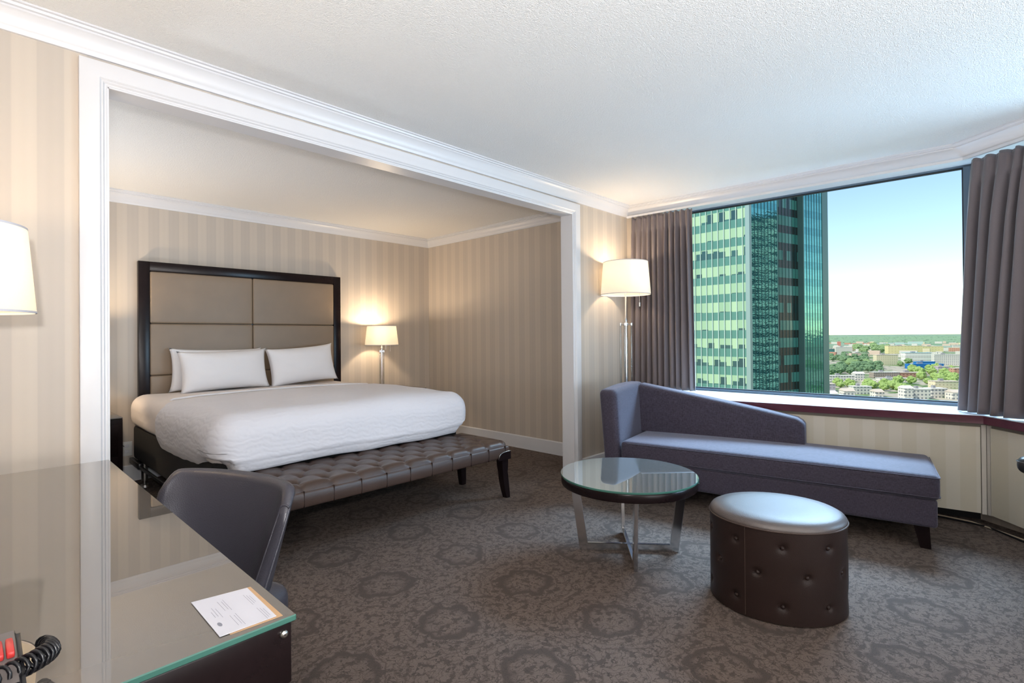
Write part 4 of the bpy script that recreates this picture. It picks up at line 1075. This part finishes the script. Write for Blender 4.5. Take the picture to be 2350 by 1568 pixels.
for k in range(NF):
    z0 = z00+k*FH
    if wb_me is None:
        bm = B(); uvl = bm.loops.layers.uv.new('UVMap')
        uvface(bm, uvl, onA(LA), onA(0), 0, 2.0, 0, LA, 0); uvface(bm, uvl, onB(.6), onB(9.1), 0, 2.0, 0, 8.5, 2)
        uvface(bm, uvl, onB(9.1, -1.2), onB(18.2, -1.2), 0, 2.0, 0, 9.1, 4); uvface(bm, uvl, onB(18.2), onB(25.1), 0, 2.0, 0, 6.9, 2)
        me = bpy.data.meshes.new('window_band'); bm.to_mesh(me); bm.free(); wb_me = me
        bm = B(); uvl = bm.loops.layers.uv.new('UVMap'); hh = FH-2.0
        uvface(bm, uvl, onA(LA), onA(0), 0, hh, 0, LA, 1); uvface(bm, uvl, onB(.6), onB(9.1), 0, hh, 0, 8.5, 3)
        uvface(bm, uvl, onB(9.1, -1.2), onB(18.2, -1.2), 0, hh, 0, 9.1, 5); uvface(bm, uvl, onB(18.2), onB(25.1), 0, hh, 0, 6.9, 3)
        me = bpy.data.meshes.new('spandrel_band'); bm.to_mesh(me); bm.free(); sb_me = me
        for me in (wb_me, sb_me):
            for m_ in TWM: me.materials.append(m_)
    o = bpy.data.objects.new('window_band', wb_me); C.objects.link(o); o.parent = tw; o.location = (0, 0, z0)
    o = bpy.data.objects.new('spandrel_band', sb_me); C.objects.link(o); o.parent = tw; o.location = (0, 0, z0+2.0)
mul = None
for k in range(1, 36):
    if mul is None:
        bm = B(); prism(bm, [onA(-.07, 0), onA(.07, 0), onA(.07, .16), onA(-.07, .16)], 0, H_); mul = bpy.data.meshes.new('mullion'); bm.to_mesh(mul); bm.free(); mul.materials.append(simple('pale_mullion', srgb(186, 206, 196), .4))
    o = bpy.data.objects.new('mullion', mul); C.objects.link(o); o.parent = tw; p_ = onA(1.25*k); o.location = (p_[0], p_[1], 0)
mul2 = None
for t_ in [1.7+1.06*k for k in range(7)]+[10.2+1.15*k for k in range(7)]+[19.2+1.0*k for k in range(6)]:
    if mul2 is None:
        bm = B(); prism(bm, [onB(-.04, 0), onB(.04, 0), onB(.04, .06), onB(-.04, .06)], 0, H_); mul2 = bpy.data.meshes.new('mullion'); bm.to_mesh(mul2); bm.free(); mul2.materials.append(simple('teal_mullion', srgb(40, 84, 84), .3))
    o = bpy.data.objects.new('mullion', mul2); C.objects.link(o); o.parent = tw; p_ = onB(t_, -1.2 if 9.1 < t_ < 18.2 else 0); o.location = (p_[0], p_[1], 0)
bm = B(); prism(bm, [onA(.7, 0), onA(0, .0), onB(.6, 0), onB(.6, .12), onB(-.1, .12), onA(.7, .12)], 0, H_); link('corner_post', bm, TWM[6], tw)
bm = B(); prism(bm, [onB(25.1, 0), onB(27.3, 0), onB(27.3, .1), onB(25.1, .1)], 0, H_+1.5); link('end_strip', bm, TWM[7], tw)
for t_ in (9.1, 18.2):
    bm = B(); prism(bm, [onB(t_-.12, .03), onB(t_+.12, .03), onB(t_+.12, -1.25), onB(t_-.12, -1.25)], 0, H_); link('recess_jamb', bm, TWM[7], tw)
# neighbouring block that the tower's glass mirrors
nbk = thing('neighbouring_tower', 'banded pale office tower seen only as the wavy mirror image in the glass tower', 'tower', (196, -74, GZ), radians(-51))
bm = B(); box(bm, -14, 14, -14, 14, 0, 113); link('walls', bm, simple('neighbour_glass', srgb(54, 74, 84), .3), nbk)
for k in range(30):
    bm = B(); box(bm, -14.4, 14.4, -14.4, 14.4, 3.7*k+1.2, 3.7*k+2.7); link('concrete_band', bm, simple('concrete', srgb(210, 206, 196), .8) if k == 0 else bpy.data.materials['concrete'], nbk)
